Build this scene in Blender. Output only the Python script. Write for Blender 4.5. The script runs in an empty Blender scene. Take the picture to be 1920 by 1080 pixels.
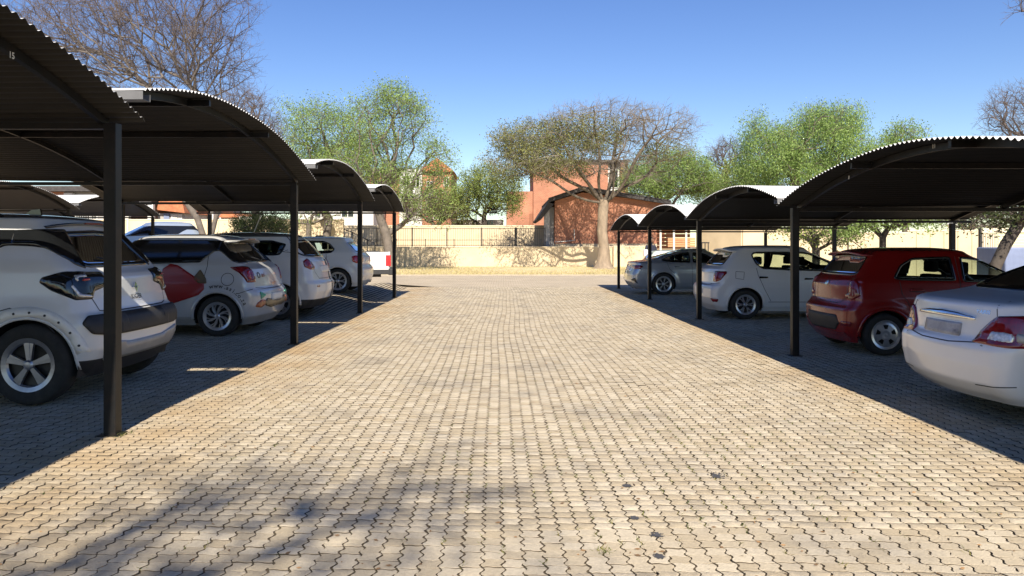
import bpy, bmesh, math, random
import numpy as np
from mathutils import Vector, Matrix, Euler
from mathutils.bvhtree import BVHTree
from mathutils.geometry import delaunay_2d_cdt
random.seed(7); rng = np.random.default_rng(7)
S = bpy.context.scene
COL = S.collection
R = math.radians
# ------------------------------------------------------------------ camera, sky, sun, exposure
cam_d = bpy.data.cameras.new('camera'); cam = bpy.data.objects.new('camera', cam_d); COL.objects.link(cam)
cam.location = (0, 0, 1.4); cam.rotation_euler = (R(90), 0, 0)
cam_d.sensor_width = 36; cam_d.lens = 1400/1920*36
cam_d.shift_x = 16/1920; cam_d.shift_y = -79/1920
cam_d.clip_start = 0.05; cam_d.clip_end = 2000
S.camera = cam
F, HX, HY = 1400.0, 944.0, 461.0
def wp(px, py, Y): return Vector(((px-HX)*Y/F, Y, 1.4+(HY-py)*Y/F))
SUN = Vector((0.075, -1.2, 1.0)).normalized()          # towards the sun
w = bpy.data.worlds.new('World'); S.world = w; w.use_nodes = True
nt = w.node_tree; nt.nodes.clear()
sky = nt.nodes.new('ShaderNodeTexSky'); sky.sky_type = 'NISHITA'; sky.sun_disc = False
sky.sun_elevation = math.asin(SUN.z); sky.sun_rotation = math.atan2(SUN.x, SUN.y)
sky.altitude = 1700; sky.air_density = 1.25; sky.dust_density = 0.0; sky.ozone_density = 2.0
hsv = nt.nodes.new('ShaderNodeHueSaturation'); hsv.inputs['Saturation'].default_value = 1.24; hsv.inputs['Hue'].default_value = 0.517
bg = nt.nodes.new('ShaderNodeBackground'); bg.inputs[1].default_value = 0.075
wo = nt.nodes.new('ShaderNodeOutputWorld')
nt.links.new(sky.outputs[0], hsv.inputs['Color']); nt.links.new(hsv.outputs[0], bg.inputs[0]); nt.links.new(bg.outputs[0], wo.inputs[0])
sd = bpy.data.lights.new('sun', 'SUN'); so = bpy.data.objects.new('sun', sd); COL.objects.link(so)
sd.energy = 5.0; sd.angle = R(0.53); sd.color = (1.0, 0.90, 0.75)
so.rotation_euler = SUN.to_track_quat('Z', 'Y').to_euler()
S.view_settings.view_transform = 'Standard'; S.view_settings.look = 'None'
S.view_settings.exposure = 0.98; S.view_settings.gamma = 1.0; S.view_settings.use_curve_mapping = False
S.cycles.max_bounces = 7; S.cycles.transparent_max_bounces = 12; S.cycles.diffuse_bounces = 4
S.cycles.use_denoising = True
# ------------------------------------------------------------------ materials
MATS = {}
def mat(name, col, rough=0.7, metal=0.0, coat=0.0, var=0.12, scale=6.0, bump=0.0, bscale=40.0, dark=None, dscale=1.5, damt=0.5, island=0.0, objrand=0.0, trans=0.0, spec=0.5, emis=None, back=None, streak=None, world=False, hue=None):
    if name in MATS: return MATS[name]
    m = bpy.data.materials.new(name); m.use_nodes = True; n = m.node_tree.nodes; l = m.node_tree.links
    b = n['Principled BSDF']; out = n['Material Output']
    b.inputs['Roughness'].default_value = rough; b.inputs['Metallic'].default_value = metal
    b.inputs['Coat Weight'].default_value = coat; b.inputs['Coat Roughness'].default_value = 0.08
    b.inputs['Specular IOR Level'].default_value = spec
    tc = n.new('ShaderNodeTexCoord'); crd = n.new('ShaderNodeNewGeometry').outputs['Position'] if world else tc.outputs['Object']
    if streak:
        mp = n.new('ShaderNodeMapping'); mp.inputs['Scale'].default_value = streak; l.new(crd, mp.inputs[0]); scrd = mp.outputs[0]
    else: scrd = crd
    ns = n.new('ShaderNodeTexNoise'); ns.inputs['Scale'].default_value = scale; ns.inputs['Detail'].default_value = 5
    l.new(scrd, ns.inputs['Vector'])
    mr = n.new('ShaderNodeMapRange'); mr.inputs['From Min'].default_value = .3; mr.inputs['From Max'].default_value = .7
    mr.inputs['To Min'].default_value = 1-var; mr.inputs['To Max'].default_value = 1+var
    l.new(ns.outputs['Fac'], mr.inputs['Value']); fac = mr.outputs[0]
    def mul(a, c):
        q = n.new('ShaderNodeMath'); q.operation = 'MULTIPLY'; l.new(a, q.inputs[0]); l.new(c, q.inputs[1]); return q.outputs[0]
    if island > 0:
        g = n.new('ShaderNodeNewGeometry'); oi = n.new('ShaderNodeObjectInfo')
        ad = n.new('ShaderNodeMath'); ad.operation = 'ADD'; l.new(g.outputs['Random Per Island'], ad.inputs[0]); l.new(oi.outputs['Random'], ad.inputs[1])
        fr = n.new('ShaderNodeMath'); fr.operation = 'FRACT'; l.new(ad.outputs[0], fr.inputs[0])
        m2 = n.new('ShaderNodeMapRange'); m2.inputs['To Min'].default_value = 1-island; m2.inputs['To Max'].default_value = 1+island
        l.new(fr.outputs[0], m2.inputs['Value']); fac = mul(fac, m2.outputs[0]); frnd = fr.outputs[0]
    base = n.new('ShaderNodeRGB'); base.outputs[0].default_value = (*col, 1); bc = base.outputs[0]
    if hue and island > 0:
        mx0 = n.new('ShaderNodeMix'); mx0.data_type = 'RGBA'; l.new(frnd, mx0.inputs[0]); l.new(bc, mx0.inputs[6]); mx0.inputs[7].default_value = (*hue, 1); bc = mx0.outputs[2]
    if dark:
        n2 = n.new('ShaderNodeTexNoise'); n2.inputs['Scale'].default_value = dscale; n2.inputs['Detail'].default_value = 6; n2.inputs['Roughness'].default_value = .65
        l.new(scrd, n2.inputs['Vector'])
        m3 = n.new('ShaderNodeMapRange'); m3.inputs['From Min'].default_value = .5; m3.inputs['From Max'].default_value = .72
        m3.inputs['To Max'].default_value = damt; l.new(n2.outputs['Fac'], m3.inputs['Value'])
        mx = n.new('ShaderNodeMix'); mx.data_type = 'RGBA'; l.new(m3.outputs[0], mx.inputs[0]); l.new(bc, mx.inputs[6]); mx.inputs[7].default_value = (*dark, 1); bc = mx.outputs[2]
    vm = n.new('ShaderNodeVectorMath'); vm.operation = 'SCALE'; l.new(bc, vm.inputs[0]); l.new(fac, vm.inputs['Scale'])
    l.new(vm.outputs[0], b.inputs['Base Color'])
    if bump > 0:
        n4 = n.new('ShaderNodeTexNoise'); n4.inputs['Scale'].default_value = bscale; n4.inputs['Detail'].default_value = 4
        l.new(crd, n4.inputs['Vector'])
        bp = n.new('ShaderNodeBump'); bp.inputs['Strength'].default_value = bump; bp.inputs['Distance'].default_value = .02
        l.new(n4.outputs['Fac'], bp.inputs['Height']); l.new(bp.outputs[0], b.inputs['Normal'])
    sh = b.outputs[0]
    if trans > 0:
        t = n.new('ShaderNodeBsdfTranslucent'); l.new(vm.outputs[0], t.inputs[0])
        ms = n.new('ShaderNodeMixShader'); ms.inputs[0].default_value = trans; l.new(sh, ms.inputs[1]); l.new(t.outputs[0], ms.inputs[2]); sh = ms.outputs[0]
    if back:
        g = n.new('ShaderNodeNewGeometry'); d = n.new('ShaderNodeBsdfDiffuse'); d.inputs[0].default_value = (*back, 1)
        ms = n.new('ShaderNodeMixShader'); l.new(g.outputs['Backfacing'], ms.inputs[0]); l.new(sh, ms.inputs[1]); l.new(d.outputs[0], ms.inputs[2]); sh = ms.outputs[0]
    l.new(sh, out.inputs['Surface'])
    m['b'] = 0; MATS[name] = m; return m
def glass(name, tint):
    if name in MATS: return MATS[name]
    m = bpy.data.materials.new(name); m.use_nodes = True; n = m.node_tree.nodes; l = m.node_tree.links; n.clear()
    out = n.new('ShaderNodeOutputMaterial'); t = n.new('ShaderNodeBsdfTransparent'); t.inputs[0].default_value = (*tint, 1)
    g = n.new('ShaderNodeBsdfGlossy'); g.inputs['Roughness'].default_value = .02; g.inputs[0].default_value = (.9, .95, 1, 1)
    f = n.new('ShaderNodeFresnel'); f.inputs[0].default_value = 1.5
    ms = n.new('ShaderNodeMixShader'); l.new(f.outputs[0], ms.inputs[0]); l.new(t.outputs[0], ms.inputs[1]); l.new(g.outputs[0], ms.inputs[2])
    l.new(ms.outputs[0], out.inputs[0]); MATS[name] = m; return m
M_PAVER = mat('paver_concrete', (.45, .375, .258), .9, var=.11, scale=55, bump=.5, bscale=160, dark=(.20, .185, .165), dscale=.9, damt=.55, island=.12, hue=(.45, .395, .30), world=True)
M_SIDE = mat('soiled_paver_edge', (.075, .058, .038), .95, var=.2)
M_SAND = mat('joint_sand', (.10, .076, .048), .95, var=.35, scale=14, dark=(.09, .10, .04), dscale=3, damt=.6)
M_POST = mat('black_enamel', (.009, .009, .0095), .42, var=.3, scale=5, dark=(.03, .02, .014), dscale=7, damt=.5, spec=.25)
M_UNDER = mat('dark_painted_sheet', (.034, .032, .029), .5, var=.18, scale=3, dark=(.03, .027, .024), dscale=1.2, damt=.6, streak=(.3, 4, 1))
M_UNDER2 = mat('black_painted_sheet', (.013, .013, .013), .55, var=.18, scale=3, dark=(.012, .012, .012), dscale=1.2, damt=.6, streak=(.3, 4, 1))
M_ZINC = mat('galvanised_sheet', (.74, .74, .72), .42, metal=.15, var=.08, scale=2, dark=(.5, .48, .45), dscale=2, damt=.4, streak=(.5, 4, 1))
M_GUT = mat('grey_gutter', (.11, .11, .11), .5)
M_NUM = mat('white_number_paint', (.7, .7, .66), .7)
M_WHITE = mat('white_car_paint', (.60, .61, .61), .30, coat=.7, var=.012, scale=2, dark=(.52, .50, .46), dscale=1.2, damt=.12, back=(.02, .02, .02))
M_PEARL = mat('silver_white_car_paint', (.47, .48, .49), .28, metal=.15, coat=.7, var=.012, scale=2, back=(.02, .02, .02))
M_WHITE2 = mat('bright_white_car_paint', (.74, .74, .73), .28, coat=.7, var=.012, scale=2, dark=(.60, .57, .52), dscale=1.2, damt=.2, back=(.02, .02, .02))
M_SILVERP = mat('silver_car_paint', (.40, .43, .47), .28, metal=.55, coat=1.0, var=.02, scale=3, back=(.02, .02, .02))
M_RED = mat('red_car_paint', (.21, .007, .006), .25, coat=.6, var=.02, metal=.1, back=(.02, .02, .02))
M_BLUEG = mat('blue_grey_car_paint', (.30, .36, .45), .25, metal=.4, coat=1.0, var=.02, back=(.02, .02, .02))
M_DARKP = mat('dark_car_paint', (.03, .035, .05), .25, coat=1.0, var=.02, back=(.02, .02, .02))
M_SAGE = mat('pale_green_car_paint', (.45, .5, .42), .25, coat=1.0, var=.02, back=(.02, .02, .02))
M_BLKG = mat('gloss_black', (.008, .009, .010), .08, var=.05, coat=.5)
M_BLKP = mat('black_plastic', (.022, .022, .023), .6, var=.15, scale=12)
M_GREYROOF = mat('dark_roof_paint', (.085, .085, .085), .35, coat=.8, var=.05)
M_RUB = mat('tyre_rubber', (.018, .018, .017), .85, var=.25, scale=18, dark=(.06, .05, .04), dscale=5, damt=.4)
M_RIM = mat('alloy', (.62, .63, .65), .28, metal=.85, var=.06, scale=10)
M_GUNM = mat('grey_alloy', (.36, .37, .40), .32, metal=.8, var=.15, scale=10)
M_RIMD = mat('dark_alloy', (.03, .03, .03), .4, metal=.5, var=.1)
M_CHROME = mat('chrome', (.85, .86, .88), .08, metal=1, var=.02)
M_LRED = mat('red_lamp_lens', (.17, .004, .008), .10, coat=1, var=.25, scale=18)
M_LRED2 = mat('bright_red_lamp_lens', (.38, .012, .02), .10, coat=1, var=.25, scale=22)
M_LCLR = mat('clear_lamp_lens', (.62, .60, .58), .10, coat=1, var=.35, scale=40, metal=.3)
M_PLATE = mat('number_plate_white', (.72, .71, .66), .4, var=.06, scale=20)
M_SMUDGE = mat('smudged_plate', (.40, .40, .42), .5, var=.3, scale=9, dark=(.02, .02, .025), dscale=4.5, damt=1.0)
M_PRINT = mat('dark_print', (.03, .03, .03), .5, var=.1)
M_SEAM = mat('panel_gap', (.03, .03, .035), .8)
M_SEAT = mat('dark_seat_cloth', (.022, .022, .024), .9, var=.2, scale=20)
M_DECR = mat('dark_red_vinyl', (.26, .012, .012), .35, var=.08, coat=.3)
M_DECG = mat('green_vinyl', (.02, .28, .17), .35, coat=.3)
M_DECO = mat('orange_brown_vinyl', (.38, .10, .03), .4, var=.5, scale=14, coat=.3)
M_DECB = mat('olive_brown_vinyl', (.10, .07, .03), .4, var=.3, coat=.3)
M_SILV = mat('silver_plastic', (.36, .36, .35), .45, metal=.3, var=.1)
G_TINT = glass('tinted_glass', (.30, .36, .34)); G_CLR = glass('car_glass', (.62, .70, .64)); G_WIN = glass('window_glass', (.25, .28, .32))
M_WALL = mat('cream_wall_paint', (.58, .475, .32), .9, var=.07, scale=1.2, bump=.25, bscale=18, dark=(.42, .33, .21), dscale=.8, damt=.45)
M_WALLP = mat('pale_coping', (.66, .57, .42), .9, var=.06, scale=3)
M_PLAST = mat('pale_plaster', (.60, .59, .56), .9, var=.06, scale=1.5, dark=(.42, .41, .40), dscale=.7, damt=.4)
M_GPLAST = mat('grey_plaster', (.33, .32, .31), .9, var=.08, scale=1.5)
M_TILE = mat('dark_roof_tile', (.05, .045, .045), .8, var=.3, scale=6)
M_WOOD = mat('reddish_timber', (.25, .095, .045), .6, var=.2, scale=4, streak=(1, 8, 8))
M_WOODL = mat('bright_timber', (.46, .22, .10), .6, var=.2, scale=4, streak=(1, 8, 8))
M_PALEM = mat('pale_metal', (.55, .53, .48), .5, var=.08)
M_FENCE = mat('black_steel', (.03, .028, .027), .6, var=.2)
M_STEEL = mat('slate_blue_sheet', (.16, .20, .32), .6, var=.08)
M_GRASS = mat('dry_lawn', (.56, .46, .27), .95, var=.25, scale=2.2, bump=.6, bscale=30, dark=(.34, .31, .13), dscale=.35, damt=.7)
M_BLADE = mat('grass_blades', (.55, .46, .26), .9, var=.1, island=.3, trans=.3, hue=(.42, .37, .17))
M_WEED = mat('weed_leaves', (.09, .15, .03), .8, island=.4, trans=.25, hue=(.20, .17, .05))
M_DIRT = mat('bare_earth', (.33, .24, .15), .95, var=.2, scale=2, bump=.5, bscale=12, dark=(.2, .15, .09), dscale=.6, damt=.6)
M_BARKP = mat('pale_bark', (.25, .195, .14), .9, var=.25, scale=5, bump=.8, bscale=14, dark=(.16, .12, .085), dscale=2.2, damt=.7, streak=(1, 1, .35))
M_BARKG = mat('grey_bark', (.13, .11, .092), .9, var=.25, scale=6, bump=.6, bscale=20, dark=(.11, .09, .075), dscale=3, damt=.6)
M_BARKD = mat('dark_bark', (.06, .05, .042), .9, var=.3, scale=6, bump=.6, bscale=20)
M_TWIG = mat('winter_twigs', (.11, .088, .08), .9, var=.25, scale=2)
M_LIMB = mat('brown_limb_bark', (.11, .088, .065), .9, var=.3, scale=5)
M_TWIGT = mat('thorn_twigs', (.19, .165, .135), .9, var=.25, scale=2)
M_SKIN = mat('skin', (.16, .085, .05), .6, var=.05)
M_NAVY = mat('navy_cloth', (.02, .022, .04), .85, var=.2, scale=9)
M_CLOTHW = mat('white_cloth', (.7, .7, .7), .85, var=.05)
M_HAIR = mat('black_hair', (.01, .009, .008), .8)
def brick_mat():
    m = bpy.data.materials.new('orange_face_brick'); m.use_nodes = True; n = m.node_tree.nodes; l = m.node_tree.links; b = n['Principled BSDF']
    b.inputs['Roughness'].default_value = .9
    tc = n.new('ShaderNodeTexCoord'); mp = n.new('ShaderNodeMapping'); mp.inputs['Rotation'].default_value = (R(90), 0, 0)
    l.new(tc.outputs['Object'], mp.inputs[0])
    br = n.new('ShaderNodeTexBrick'); br.inputs['Scale'].default_value = 1; br.inputs['Brick Width'].default_value = .23; br.inputs['Row Height'].default_value = .086
    br.inputs['Mortar Size'].default_value = .008; br.inputs['Color1'].default_value = (.39, .155, .085, 1); br.inputs['Color2'].default_value = (.32, .12, .065, 1); br.inputs['Mortar'].default_value = (.42, .27, .19, 1)
    l.new(mp.outputs[0], br.inputs['Vector'])
    ns = n.new('ShaderNodeTexNoise'); ns.inputs['Scale'].default_value = .8; ns.inputs['Detail'].default_value = 6; l.new(tc.outputs['Object'], ns.inputs[0])
    mr = n.new('ShaderNodeMapRange'); mr.inputs['From Min'].default_value = .3; mr.inputs['From Max'].default_value = .7; mr.inputs['To Min'].default_value = .78; mr.inputs['To Max'].default_value = 1.2
    l.new(ns.outputs['Fac'], mr.inputs[0]); vm = n.new('ShaderNodeVectorMath'); vm.operation = 'SCALE'; l.new(br.outputs['Color'], vm.inputs[0]); l.new(mr.outputs[0], vm.inputs['Scale'])
    l.new(vm.outputs[0], b.inputs['Base Color']); return m
M_BRICK = brick_mat()
def leafmat(name, c1, c2, trans=.3): return mat(name, c1, .55, var=.15, scale=.8, island=.35, trans=trans, hue=c2, spec=.3)
L_LIGHT = leafmat('fresh_green_leaves', (.22, .33, .065), (.27, .37, .13), .45)
L_BLUEG = leafmat('silvery_green_leaves', (.18, .31, .075), (.30, .40, .13), .45)
L_MID = leafmat('mid_green_leaves', (.13, .20, .04), (.24, .27, .07))
L_DARK = leafmat('dark_green_leaves', (.035, .055, .016), (.06, .075, .025))
L_THORN = leafmat('olive_green_leaflets', (.125, .145, .04), (.21, .21, .08))
# ------------------------------------------------------------------ object helpers
def link(o, parent=None):
    COL.objects.link(o)
    if parent is not None: o.parent = parent
    return o
def meshobj(name, V, Fc, m, parent=None, smooth=False, mats=None, fm=None):
    me = bpy.data.meshes.new(name)
    me.from_pydata([tuple(v) for v in V], [], Fc)
    for x in (mats or [m]): me.materials.append(x)
    if fm is not None: me.polygons.foreach_set('material_index', fm)
    if smooth: me.polygons.foreach_set('use_smooth', [True]*len(me.polygons))
    me.update()
    return link(bpy.data.objects.new(name, me), parent)
def empty(name, loc=(0, 0, 0), rz=0, sc=1):
    o = bpy.data.objects.new(name, None); o.location = loc; o.rotation_euler = (0, 0, rz); o.scale = (sc, sc, sc); COL.objects.link(o); o.empty_display_size = .2; return o
def tag(o, label=None, cat=None, group=None, kind=None):
    if label: o['label'] = label
    if cat: o['category'] = cat
    if group: o['group'] = group
    if kind: o['kind'] = kind
    return o
class MB:
    def __init__(s): s.V = []; s.F = []; s.M = []; s.mi = 0
    def add(s, V, Fc):
        k = len(s.V); s.V += [tuple(v) for v in V]; s.F += [[i+k for i in f] for f in Fc]; s.M += [s.mi]*len(Fc); return s
    def box(s, a, b, bev=0):
        x0, y0, z0 = a; x1, y1, z1 = b
        if bev:
            bm = bmesh.new(); bmesh.ops.create_cube(bm, size=1)
            for v in bm.verts: v.co = Vector(((x0+x1)/2+v.co.x*(x1-x0), (y0+y1)/2+v.co.y*(y1-y0), (z0+z1)/2+v.co.z*(z1-z0)))
            bmesh.ops.bevel(bm, geom=bm.edges[:]+bm.verts[:], offset=bev, segments=2, affect='EDGES', profile=.7)
            bm.verts.index_update(); s.add([v.co.copy() for v in bm.verts], [[v.index for v in f.verts] for f in bm.faces]); bm.free(); return s
        return s.add([(x0, y0, z0), (x1, y0, z0), (x1, y1, z0), (x0, y1, z0), (x0, y0, z1), (x1, y0, z1), (x1, y1, z1), (x0, y1, z1)],
                     [[0, 3, 2, 1], [4, 5, 6, 7], [0, 1, 5, 4], [1, 2, 6, 5], [2, 3, 7, 6], [3, 0, 4, 7]])
    def tube(s, P, rad, n=8, cap=True):
        P = [Vector(p) for p in P]; rads = rad if hasattr(rad, '__len__') else [rad]*len(P); V = []; Fc = []
        up = None
        for i, p in enumerate(P):
            d = (P[min(i+1, len(P)-1)]-P[max(i-1, 0)]).normalized()
            if up is None: up = Vector((0, 0, 1)) if abs(d.z) < .9 else Vector((1, 0, 0))
            a = d.cross(up).normalized(); b = a.cross(d).normalized(); up = b
            for k in range(n):
                t = 2*math.pi*(k+.5)/n; V.append(p+(a*math.cos(t)+b*math.sin(t))*rads[i])
        for i in range(len(P)-1):
            for k in range(n): Fc.append([i*n+k, i*n+(k+1) % n, (i+1)*n+(k+1) % n, (i+1)*n+k])
        if cap: Fc.append(list(range(n))[::-1]); Fc.append([(len(P)-1)*n+k for k in range(n)])
        return s.add(V, Fc)
    def lathe(s, prof, n=32, axis='y'):
        V = []; Fc = []
        for (r, h) in prof:
            for k in range(n):
                t = 2*math.pi*k/n
                V.append((r*math.cos(t), h, r*math.sin(t)) if axis == 'y' else (r*math.cos(t), r*math.sin(t), h))
        for i in range(len(prof)-1):
            for k in range(n): Fc.append([i*n+k, (i+1)*n+k, (i+1)*n+(k+1) % n, i*n+(k+1) % n])
        return s.add(V, Fc)
    def prism(s, P2, y0, y1, ax=1):
        n = len(P2)
        f = (lambda a, h, b: (a, h, b)) if ax == 1 else (lambda a, h, b: (h, a, b)) if ax == 0 else (lambda a, h, b: (a, b, h))
        V = [f(p[0], y0, p[1]) for p in P2]+[f(p[0], y1, p[1]) for p in P2]
        return s.add(V, [list(range(n)), list(range(n, 2*n))[::-1]]+[[i, (i+1) % n+0, (i+1) % n+n, i+n] for i in range(n)])
    def build(s, name, m, parent=None, smooth=False, mats=None): return meshobj(name, s.V, s.F, m, parent, smooth, mats, s.M if mats else None)
# ------------------------------------------------------------------ ground
def sst(a, b, x):
    t = np.clip((np.asarray(x, float)-a)/(b-a), 0, 1); return t*t*(3-2*t)
def gh(x, y):
    x = np.asarray(x, float); y = np.asarray(y, float)
    u = .007*np.sin(x*1.1+.6*np.sin(y*.5))*np.sin(y*.55+.8)+.002*np.sin(x*2.7+1)*np.sin(y*1.3)
    u = u*(1-sst(30, 34, y))
    left = .20*sst(-3.2, -4.2, x)*0 + .20*(1-sst(-4.2, -3.2, x))*sst(13.5, 17.5, y)*(1-sst(24, 28, y))
    return u+left
def sheet(name, xs, ys, z, m, dz=0):
    X, Y = np.meshgrid(xs, ys); Z = z(X, Y)+dz if callable(z) else np.full_like(X, z)
    V = np.stack([X, Y, Z], -1).reshape(-1, 3); a = len(xs); Fc = [[j*a+i, j*a+i+1, (j+1)*a+i+1, (j+1)*a+i] for j in range(len(ys)-1) for i in range(a-1)]
    return meshobj(name, V.tolist(), Fc, m, smooth=True)
g = sheet('ground', [-900, -60, -19, 0, 22, 60, 900], [-900, -30, 0, 35.6, 60, 900], lambda x, y: 0*x-.05, M_DIRT); tag(g, kind='structure')
PX0, PX1, PY0, PY1 = -9.2, 10.2, 0.6, 25.5
bed = sheet('joint_bed', np.linspace(PX0-.3, PX1+.3, 60), np.linspace(PY0-.3, PY1, 80), gh, M_SAND, -.0095); tag(bed, kind='structure')
def soil_tint(m):
    n = m.node_tree.nodes; l = m.node_tree.links; b = n['Principled BSDF']; src = b.inputs['Base Color'].links[0].from_socket
    g = n.new('ShaderNodeNewGeometry'); sx = n.new('ShaderNodeSeparateXYZ'); l.new(g.outputs['Position'], sx.inputs[0]); outs = []
    for c, w_ in ((-2.75, 1.0), (3.5, .8)):
        a = n.new('ShaderNodeMath'); a.operation = 'SUBTRACT'; l.new(sx.outputs['X'], a.inputs[0]); a.inputs[1].default_value = c
        q = n.new('ShaderNodeMath'); q.operation = 'ABSOLUTE'; l.new(a.outputs[0], q.inputs[0]); mr = n.new('ShaderNodeMapRange'); mr.inputs['From Max'].default_value = w_; mr.inputs['To Min'].default_value = 1; mr.inputs['To Max'].default_value = 0; l.new(q.outputs[0], mr.inputs[0]); outs.append(mr.outputs[0])
    mx = n.new('ShaderNodeMath'); mx.operation = 'MAXIMUM'; l.new(outs[0], mx.inputs[0]); l.new(outs[1], mx.inputs[1])
    ns = n.new('ShaderNodeTexNoise'); ns.inputs['Scale'].default_value = 1.3; ns.inputs['Detail'].default_value = 5; l.new(g.outputs['Position'], ns.inputs[0])
    m2 = n.new('ShaderNodeMapRange'); m2.inputs['From Min'].default_value = .3; m2.inputs['From Max'].default_value = .65; l.new(ns.outputs['Fac'], m2.inputs[0])
    k = n.new('ShaderNodeMath'); k.operation = 'MULTIPLY'; l.new(mx.outputs[0], k.inputs[0]); l.new(m2.outputs[0], k.inputs[1])
    mi = n.new('ShaderNodeMix'); mi.data_type = 'RGBA'; mi.clamp_factor = True; l.new(k.outputs[0], mi.inputs[0]); l.new(src, mi.inputs[6]); mi.inputs[7].default_value = (.40, .285, .155, 1); m1 = mi.outputs[2]
    # broad grey scuffs
    n3 = n.new('ShaderNodeTexNoise'); n3.inputs['Scale'].default_value = 1.1; n3.inputs['Detail'].default_value = 8; n3.inputs['Roughness'].default_value = .7; l.new(g.outputs['Position'], n3.inputs[0])
    m3 = n.new('ShaderNodeMapRange'); m3.inputs['From Min'].default_value = .56; m3.inputs['From Max'].default_value = .72; m3.inputs['To Max'].default_value = .38; l.new(n3.outputs['Fac'], m3.inputs[0])
    mj = n.new('ShaderNodeMix'); mj.data_type = 'RGBA'; l.new(m3.outputs[0], mj.inputs[0]); l.new(m1, mj.inputs[6]); mj.inputs[7].default_value = (.19, .18, .165, 1); l.new(mj.outputs[2], b.inputs['Base Color'])
soil_tint(M_PAVER)
# paver outline: S-shaped sides, waved ends
CW, CD = .0925, .083
def joints_x(j, v): return -.0100*np.sin(2*np.pi*v)
def joints_y(i, u): return .0048*np.sin(2*np.pi*u)
def paver_shape(n, gx, gy, bev):
    t = (np.arange(n))/n
    def ring(gx, gy):
        P = []
        for u in t: P.append((gx+u*(CW-2*gx), gy+joints_y(0, u)))
        for v in t: P.append((CW-gx+joints_x(0, v), gy+v*(CD-2*gy)))
        for u in t: P.append((CW-gx-u*(CW-2*gx), CD-gy+joints_y(0, 1-u)))
        for v in t: P.append((gx+joints_x(0, 1-v), CD-gy-v*(CD-2*gy)))
        return np.array(P)-(CW/2, CD/2)
    return ring(gx, gy)
def lateral(y): return .04*np.sin(y*.36+.5)+.014*np.sin(y*.9)
pav = empty('pavement'); tag(pav, kind='structure')
ni = int((PX1-PX0)/CW); nj = int((PY1-PY0)/CD)
I, J = np.meshgrid(np.arange(ni), np.arange(nj)); I = I.ravel(); J = J.ravel()
cx = PX0+(I+.5)*CW; cy = PY0+(J+.5)*CD
cx = cx+lateral(cy)+rng.normal(0, .0012, cx.shape); cy = cy+.03*np.sin(cx*.8)+.012*np.sin(cx*2.1)+rng.normal(0, .0010, cx.shape)
inview = (cy > 3.05) & (np.abs(cx+.0*cy) < .72*cy+.4)
keep = inview | ((cy > 2.4) & (cy <= 3.05) & (np.abs(cx) < 3))
cx, cy = cx[keep], cy[keep]
vis = (cy > 3.19) & (cx > -.667*cy-.02) & (cx < .69*cy+.02)
order = np.argsort(np.where(vis, cy, 99)); single = np.zeros(len(cx), bool); single[order[:296]] = True
def paver_mesh(n, gx, gy, bev, h, walls=True):
    o = paver_shape(n, gx, gy, 0); k = len(o)
    if not bev:
        V = [(*p, h) for p in o]+[(*p, -.012) for p in o]
        return np.array(V), [list(range(k))]+[[k+i, k+(i+1) % k, (i+1) % k, i] for i in range(k)], [0]+[1]*k
    inn = o*(1-2*bev/np.array([CW, CD]))
    if not walls:
        return np.array([(*p, h-bev*.5) for p in o]+[(*p, h) for p in inn]), [list(range(k, 2*k))]+[[i, (i+1) % k, k+(i+1) % k, k+i] for i in range(k)], [0]*(k+1)
    V = [(*p, h-bev*.5) for p in o]+[(*p, h) for p in inn]+[(*p, -.012) for p in o]
    Fc = [list(range(k, 2*k))]+[[i, (i+1) % k, k+(i+1) % k, k+i] for i in range(k)]+[[2*k+i, 2*k+(i+1) % k, (i+1) % k, i] for i in range(k)]
    return np.array(V), Fc, [0]*(k+1)+[1]*k
Vp, Fp, Mp = paver_mesh(5, .0042, .0023, .0022, 0)
protos = []
for q in range(5):
    me = bpy.data.meshes.new('paver'); V2 = Vp.copy(); V2[:, :2] += rng.normal(0, .0007, (len(Vp), 2)); me.from_pydata(V2.tolist(), [], Fp); me.materials.append(M_PAVER); me.materials.append(M_SIDE); me.polygons.foreach_set('material_index', Mp); me.update(); protos.append(me)
for k in np.where(single)[0]:
    o = bpy.data.objects.new('paver', protos[rng.integers(5)]); o.parent = pav
    o.location = (cx[k], cy[k], float(gh(cx[k], cy[k]))+rng.normal(0, .0012)); o.rotation_euler = (rng.normal(0, .012), rng.normal(0, .012), rng.normal(0, .02)); COL.objects.link(o)
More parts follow.
